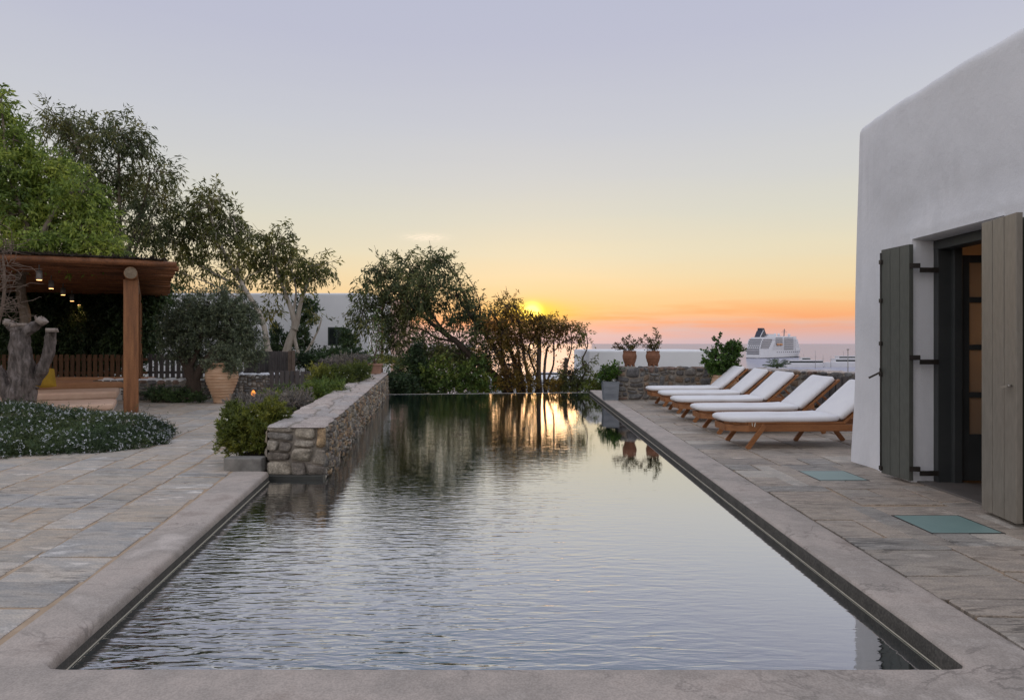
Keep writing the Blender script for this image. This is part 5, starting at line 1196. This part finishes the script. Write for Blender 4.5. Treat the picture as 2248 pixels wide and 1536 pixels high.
shrub('dark low shrub at the foot of the olive tree', [cl(350, 868, 15.2, 34, 12, 110), cl(390, 870, 15.1, 30, 12, 90), cl(435, 872, 15.0, 16, 10, 40)], M['lf_dark'], .06, .02, base=(-7.7, 15.2, 0), twig=.14, per_twig=22)
# bushes on the lower ground past the pool
Zb = 20.4
for lab, cls_, lf in (('bluish dark bush next to the far end of the pool wall', [cl(868, 842, 19.6, 30, 26, 110), cl(890, 850, 19.6, 22, 20, 60)], 'lf_dark'),
        ('upright dark cypress-like bush past the pool edge', [cl(912, 800, Zb, 20, 36, 110), cl(908, 845, Zb, 24, 26, 80), cl(915, 768, Zb, 12, 18, 30)], 'lf_dark'),
        ('broad green bush under the leaning eucalyptus', [cl(955, 820, Zb, 40, 36, 150), cl(985, 845, Zb, 40, 24, 110), cl(950, 855, Zb, 34, 16, 60)], 'lf_shrub2'),
        ('reddish-green bush under the leaning eucalyptus limbs', [cl(985, 780, 22, 38, 24, 90), cl(1010, 800, 22, 30, 24, 70), cl(945, 772, 22, 26, 18, 50)], 'lf_euc2'),
        ('green bush beside the eucalyptus trunk base', [cl(1035, 825, Zb, 34, 30, 110), cl(1062, 845, Zb, 28, 22, 80), cl(1030, 855, Zb, 36, 14, 60), cl(1050, 800, Zb, 20, 16, 30)], 'lf_shrub2'),
        ('reddish-green bush low between the many-stemmed trunks', [cl(1115, 830, 20.2, 26, 24, 50), cl(1160, 840, 20.2, 20, 18, 34), cl(1215, 845, 20.2, 24, 12, 30)], 'lf_backlit'),
        ('small yellow-green bush beside the slate planter past the pool edge', [cl(1318, 838, 20, 15, 22, 44), cl(1300, 858, 20, 22, 12, 40)], 'lf_shrub')):
    b = cls_[0][0]
    tree('shrub', lab, 'shrub', [([Vector((b[0], b[1], -2.6)), Vector((b[0] + .05, b[1], -1.2)), Vector(b)], .05, .02)], cls_, M[lf], TB, .1, .04, per_twig=18, twig=.26, droop=.1, up=.2, shell=.2, twig_draw=.2, group='bushes past the pool edge')
# palms
def palm(label, base, top, n, L_, seed, m, dr=.75):
    rng = random.Random(seed); t = thing('palm_tree', label, 'palm', base); mb = MB(); tp = Vector(top) - Vector(base); mb.tube([(0, 0, 0), tp * .5, tp], [.16, .13, .12], 10, True, .1); mb.build('trunk', M['barkdark'], t)
    Cs, Ds = [], []; st = MB()
    for k in range(n):
        a = 2 * math.pi * k / n + rng.uniform(-.2, .2); el = rng.uniform(.2, 1.2); d_ = Vector((math.cos(a), math.sin(a), 0)); pts = []
        for i in range(15):
            q = i / 14; p = tp + d_ * L_ * q * math.cos(el * .7) + Vector((0, 0, L_ * (math.sin(el) * q - dr * q * q))); pts.append(p)
        st.tube(pts, [.018 * (1 - i / 16) for i in range(15)], 4, False)
        sd_ = Vector((-d_.y, d_.x, 0))
        for i in range(2, 15):
            for j in range(3):
                for s in (-1, 1): Cs.append(pts[i] + d_ * L_ * j * .02); Ds.append(sd_ * s + d_ * .5 + Vector((0, 0, -.35 + rng.uniform(-.1, .1))))
    V, Fq = leaf_quads(np.array(Cs), np.array(Ds), L_ * .28, L_ * .022); np_mesh('fronds', V, Fq, m, t); st.build('frond_stem', M['lf_shrub2'], t)
palm('palm with arching green fronds glimpsed behind the far pool edge', P(880, 905, 24), P(880, 800, 24), 14, 1.5, 4, M['lf_shrub'])
palm('dark palm top poking above the slanting stone wall', P(1705, 900, 60), P(1706, 806, 60), 17, 1.15, 5, M['lf_dark'], .25)

# rosemary mound
root = thing('rosemary_bush', 'wide trailing rosemary mound covered in tiny pale blue flowers', 'shrub', (-6.9, 9.0, 0))
def mound_h(x, y):
    # x,y relative to root
    q = (x / 2.42) ** 2 + ((y - .05 * x) / 1.42) ** 2
    return max(0, 1 - q)
B_, n__, rs = [], [], np.random.default_rng(21)
while len(B_) < 8600:
    a = rs.uniform(0, 2 * math.pi); e = math.asin(rs.uniform(0, 1)) * 1.0; cr, sr = math.cos(e), math.sin(e)
    x, y, z_ = 2.28 * cr * math.cos(a), 1.4 * cr * math.sin(a), .46 * sr * (1 - .25 * (cr * math.cos(a)))
    k = 1 + .13 * noise.noise(Vector((x * 1.3, y * 1.3, z_ * 2))) + .07 * noise.noise(Vector((x * 4, y * 4, z_ * 5)))
    if y > .6 and rs.random() < .5: continue
    B_.append((x * k, y * k, z_ * (k + .25 * noise.noise(Vector((x * 1.1, y * 1.1, 5)))))); n__.append((cr * math.cos(a), cr * math.sin(a), sr + .2))
B = np.array(B_); nrm = unit(np.array(n__)); nb_ = len(B)
td = unit(nrm * .7 + rs.normal(size=B.shape) * .45 + np.array([0, 0, .05])); per = 16; tl = rs.uniform(.06, .16, (len(B), 1, 1)) * np.where(rs.random((len(B), 1, 1)) < .03, 2.1, 1); tt = rs.uniform(0, 1, (len(B), per, 1))
C = (B[:, None, :] - td[:, None, :] * .05 + td[:, None, :] * tl * tt).reshape(-1, 3); C[:, 2] = np.maximum(C[:, 2], .004)
D = (td[:, None, :] * .7 + rs.normal(size=(len(B), per, 3)) * .7).reshape(-1, 3)
V, Fq = leaf_quads(C, D, .03, .009); V[:, 2] = np.maximum(V[:, 2], .002); np_mesh('foliage', V, Fq, M['lf_rose'], root)
sel = rs.choice(len(B), 2300, replace=False, p=None)[:1500]; C = np.repeat(B[sel] + td[sel] * .06, 6, axis=0) + rs.normal(size=(1500 * 6, 3)) * .006; D = rs.normal(size=C.shape)
V, Fq = leaf_quads(C, D, .02, .013); np_mesh('flowers', V, Fq, M['flower'], root)['kind'] = 'stuff'
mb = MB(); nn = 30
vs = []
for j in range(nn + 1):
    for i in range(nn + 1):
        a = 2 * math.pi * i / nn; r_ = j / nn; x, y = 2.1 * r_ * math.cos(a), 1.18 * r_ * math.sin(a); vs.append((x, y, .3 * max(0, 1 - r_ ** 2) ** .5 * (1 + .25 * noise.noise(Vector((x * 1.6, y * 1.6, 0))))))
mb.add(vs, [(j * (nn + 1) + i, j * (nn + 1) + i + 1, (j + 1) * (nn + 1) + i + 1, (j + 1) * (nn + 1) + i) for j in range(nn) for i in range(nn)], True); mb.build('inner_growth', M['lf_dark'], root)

# small orange lamp at the foot of the pale wall
t = thing('garden_lamp', 'small glowing orange lamp at the foot of the short pale wall', 'lamp', (P(556, 868, 15.3).x, 15.3, 0))
mb = MB(); mb.lathe([(.03, 0), (.035, .02), (.012, .04), (.012, .1)], n=10); mb.build('stand', M['iron'], t)
mb = MB(); mb.lathe([(.02, .1), (.045, .13), (.05, .19), (.03, .24), (.005, .26)], n=10); mb.build('lamp_shade', emis('orange_glow', (1, .32, .06), 1.6), t)

# ================================================================== CRUISE SHIP AND BOATS
SZ = -24.0
def ship():
    hx, hy = 1668, 1165; phi = math.radians(44); p0 = P(1637, 787, 1165); p0.z = SZ
    t = thing('cruise_ship', 'large white cruise ship with dark funnel sailing on the sea', 'ship', p0, math.radians(90) - phi)
    # local x = along hull (stern 0 .. bow 205), y = port(+)/starboard(-)
    BW = 26.0
    def loft(st, name, m, z0, z1, y_of, x0, x1, n=24, parent=t, top_of=None):
        pass
    def beam(x):  # half beam at deck
        if x < 10: return BW / 2 * (.93 + .007 * x)
        if x < 140: return BW / 2
        return BW / 2 * max(.02, 1 - ((x - 140) / 66) ** 2.1)
    def prism(mb, x0, x1, z0, z1, inset=0.0, n=26, rake=0.0, nose=None, mi=0, flare=0):
        xs_ = [x0 + (x1 - x0) * i / n for i in range(n + 1)]; lo, hi = [], []
        for x in xs_:
            b = max(.3, beam(x) - inset)
            lo.append((x - rake * (x - x0) / (x1 - x0), b * (1 - flare * ((x - x0) / (x1 - x0)) ** 3), z0)); hi.append((x, b, z1))
        def ring_(pts): return pts + [(x, -y, z_) for x, y, z_ in pts[::-1]]
        a, b = ring_(lo), ring_(hi); k = len(a)
        a = [(x, y - BW / 2, z_) for x, y, z_ in a]; b = [(x, y - BW / 2, z_) for x, y, z_ in b]
        mb.add(a + b, [(i, (i + 1) % k, (i + 1) % k + k, i + k) for i in range(k)] + [tuple(range(k))[::-1], tuple(range(k, 2 * k))], mi=mi)
    mb = MB(); prism(mb, 0, 196, 0, 13.5, 0, rake=8, flare=.5); prism(mb, 150, 199, 13.4, 17.5, 0, rake=3, flare=.1); mb.build('hull', M['shipwhite'], t)
    mb = MB(); prism(mb, 0, 187, -.5, 1.3, -.08, rake=0, flare=.5); mb.build('boot_stripe', M['shipdark'], t)
    mb = MB(); lv = [(0, 176, 13.5), (2, 176, 17), (3.5, 174, 20.3), (5, 171, 23.6), (7, 168, 26.9), (10, 164, 30.2), (18, 156, 33.2)]
    for x0, x1, z0 in lv: prism(mb, x0, x1, z0, z0 + 3.0, .6)
    prism(mb, 32, 120, 36, 38.6, 3); prism(mb, 122, 158, 36, 38.4, 1.5); prism(mb, 45, 78, 38.4, 42, 6)
    mb.build('superstructure', M['shipwhite'], t)
    mb = MB()
    for x0, x1, z0 in lv:
        prism(mb, x0 - .6, x1 + .6, z0 - .35, z0 + .25, -.1)
    mb.build('deck_edge', M['shipwhite'], t)
    # balcony and window bands as recessed dark strips with dividers
    mb = MB(); dv = MB()
    for k, z0 in enumerate((14.2, 17.7, 21.0, 24.3, 27.6, 30.9, 33.8)):
        for (xa, xb) in ((62, 92), (98, 160 - 3 * max(0, k - 2))):
            if k < 3 and xa == 62: continue
            y = -BW - .12 + .6; mb.box((xa, y, z0), (min(xb, 140), y + .5, z0 + 1.9))
            x = xa
            while x < min(xb, 140): dv.box((x, y - .15, z0 - .2), (x + .5, y + .3, z0 + 2.1)); x += 3.6
    # stern terraces
    for k, z0 in enumerate((7.2, 10.5, 14.2, 17.7, 21.0, 24.3, 27.6, 31.0)):
        x = -.15 + (0, 0, 0, 2, 3.5, 5, 7, 10)[k]
        if k in (3, 4):
            for q in range(6): mb.box((x - .2, -BW + 3 + q * 3.4, z0), (x + .3, -BW + 5.2 + q * 3.4, z0 + 2))
        else: mb.box((x - .2, -BW + 2.2, z0), (x + .3, -2.2, z0 + 2.0))
        if k > 2: mb.box((x + 1, -BW + .42, z0), (48, -BW + .9, z0 + 1.9))
    for z0 in (13.6, 17.1, 20.4, 23.7, 27.0, 30.3): mb.box((40, -BW - .0, z0 - .1), (150, -BW + .35, z0 + .35))
    for x in range(66, 170, 9): mb.box((x, -BW - .05, 9.5), (x + 3.2, -BW + .3, 11.0))
    mb.build('balcony', M['shipshade'], t); dv.build('divider', M['shipwhite'], t)
    # sloping white fin between stern terraces and balconies
    mb = MB(); mb.add([(20, -BW - .3, 4), (36, -BW - .3, 4), (58, -BW - .3, 30), (46, -BW - .3, 30), (20, -BW + 1, 4), (36, -BW + 1, 4), (58, -BW + 1, 30), (46, -BW + 1, 30)], [(0, 1, 2, 3), (4, 7, 6, 5), (0, 4, 5, 1), (1, 5, 6, 2), (2, 6, 7, 3), (3, 7, 4, 0)]); mb.build('side_fin', M['shipwhite'], t)
    for x in (70, 82):
        mb = MB(); mb.tube([(x - 5, -BW - .8, 23.6), (x - 3.5, -BW - .8, 23.6), (x + 3.5, -BW - .8, 23.6), (x + 5, -BW - .8, 23.6)], [.6, 1.9, 1.9, .6], 10); mb.build('lifeboat', M['orange'], t)
    mb = MB(); c0 = -BW / 2
    def fun(x0, x1, x2, x3, z0, z1, hw0, hw1): mb.add([(x0, c0 - hw0, z0), (x1, c0 - hw0, z0), (x1, c0 + hw0, z0), (x0, c0 + hw0, z0), (x2, c0 - hw1, z1), (x3, c0 - hw1, z1), (x3, c0 + hw1, z1), (x2, c0 + hw1, z1)], [(0, 3, 2, 1), (4, 5, 6, 7), (0, 1, 5, 4), (1, 2, 6, 5), (2, 3, 7, 6), (3, 0, 4, 7)])
    fun(18, 44, 24, 37, 36, 47, 6.0, 4.6); fun(26, 38, 26, 36, 47, 52, 4.2, 3.6); mb.build('funnel', M['shipdark'], t)
    mb = MB(); mb.bar((13, c0 - 6.4, 36), (29, c0 - 5.2, 48), .8, .8); mb.build('funnel_strut', M['shipwhite'], t)
    mb = MB(); mb.bar((128, c0, 38), (130, c0, 52), 1.2, 1.2); mb.bar((129, c0 - 5, 46), (129, c0 + 5, 46), .5, .5); mb.bar((129, c0 - 3.5, 49), (129, c0 + 3.5, 49), .5, .5); mb.build('mast', M['shipshade'], t)
    for x in (100, 146, 84):
        mb = MB(); mb.lathe([(1.2, 0), (1.2, 1.2), (2.2, 2.2), (2.6, 3.6), (2.2, 5.0), (1.2, 5.9), (.05, 6.2)], (x, c0 - 2, 37.5), 12); mb.build('radar_dome', M['shipwhite'], t)
    return t
ship()
def yacht(name, label, px, Zd, L_, rz, tiers, group=None):
    p = P(px, 800, Zd); p.z = SZ; t = thing(name, label, 'boat', p, rz, group); B_ = L_ * .22
    def outline(x0, x1, w_, n=12):
        pts = []
        for i in range(n + 1):
            q = i / n; x = x0 + (x1 - x0) * q; pts.append((x, w_ / 2 * (1 if q < .55 else max(.03, 1 - ((q - .55) / .45) ** 2))))
        return pts + [(x, -y) for x, y in pts[::-1]]
    def pr(mb, x0, x1, w_, z0, z1, rk=0, fl=1.0):
        a = outline(x0, x1 - rk, w_ * fl); b = outline(x0, x1, w_); k = len(a)
        mb.add([(x, y, z0) for x, y in a] + [(x, y, z1) for x, y in b], [(i, (i + 1) % k, (i + 1) % k + k, i + k) for i in range(k)] + [tuple(range(k))[::-1], tuple(range(k, 2 * k))])
    mb = MB(); pr(mb, 0, L_, B_, -.3, L_ * .095, L_ * .07, .85); mb.build('hull', M['shipwhite'], t)
    mb = MB(); wb = MB(); z0 = L_ * .095
    for k, (xa, xb, hh_) in enumerate(tiers):
        hh_ *= L_; xa *= L_; xb *= L_
        pr(mb, xa, xb, B_ * (.8 - .12 * k), z0, z0 + hh_, hh_ * -.6 if False else 0); pr(mb, xa - L_ * .02, xb + L_ * .01, B_ * (.84 - .12 * k), z0 + hh_, z0 + hh_ + L_ * .008)
        pr(wb, xa + L_ * .015, xb + .02, B_ * (.8 - .12 * k) + .06, z0 + hh_ * .3, z0 + hh_ * .8); z0 += hh_ + L_ * .008
    mb.build('cabin', M['shipwhite'], t); wb.build('window_band', M['darkglass'], t)
    mb = MB(); mb.bar((L_ * .45, 0, z0), (L_ * .44, 0, z0 + L_ * .1), .12, .12); mb.bar((L_ * .445, -.8, z0 + L_ * .06), (L_ * .445, .8, z0 + L_ * .06), .08, .08); mb.build('mast', M['shipshade'], t)
yacht('motor_yacht', 'white motor yacht with long dark window band behind the slanting wall', 1727, 730, 41, 0, [(.02, .94, .085), (.36, .62, .06)], 'moored boats on the sea')
yacht('motor_yacht', 'white motor yacht partly hidden by the corner of the white house', 1806, 740, 52, .05, [(.22, .9, .07), (.3, .8, .05)], 'moored boats on the sea')
yacht('white_boat', 'white boat seen between the tree trunks past the pool edge', 1155, 490, 27, 0, [(.2, .9, .075)], 'moored boats on the sea')
yacht('white_boat', 'small white boat glimpsed behind the eucalyptus trunks', 1082, 490, 11, 0, [(.2, .8, .12)], 'moored boats on the sea')
t = thing('lamp_post', 'thin dark lamp post near the water beside the house corner', 'lamp post', P(1861.5, 812, 200)); mb = MB(); mb.tube([(0, 0, -8), (0, 0, 5.9)], [.16, .11], 6); mb.build('pole', M['pole'], t); mb = MB(); mb.box((-.3, -.2, 5.9), (.3, .2, 6.15)); mb.build('lamp_head', M['pole'], t)
for px, Zd, hh_, lab in ((1807, 730, 12, 'bare sailing mast rising from the marina beyond the gate'), (1824, 730, 11, 'short mast with crosstree beside the partly hidden yacht'), (1790, 700, 16, 'tall thin mast above the long yacht')):
    t = thing('boat_mast', lab, 'mast', P(px, 803, Zd), group='masts in the marina'); mb = MB(); mb.tube([(0, 0, -3), (0, 0, hh_)], [.24, .12], 5); mb.bar((-1.6, 0, hh_ * .6), (1.6, 0, hh_ * .6), .16, .16); mb.build('spar', M['pole'], t)
print('objects', len(scene.objects), 'faces', sum(len(o.data.polygons) for o in scene.objects if o.type == 'MESH'))
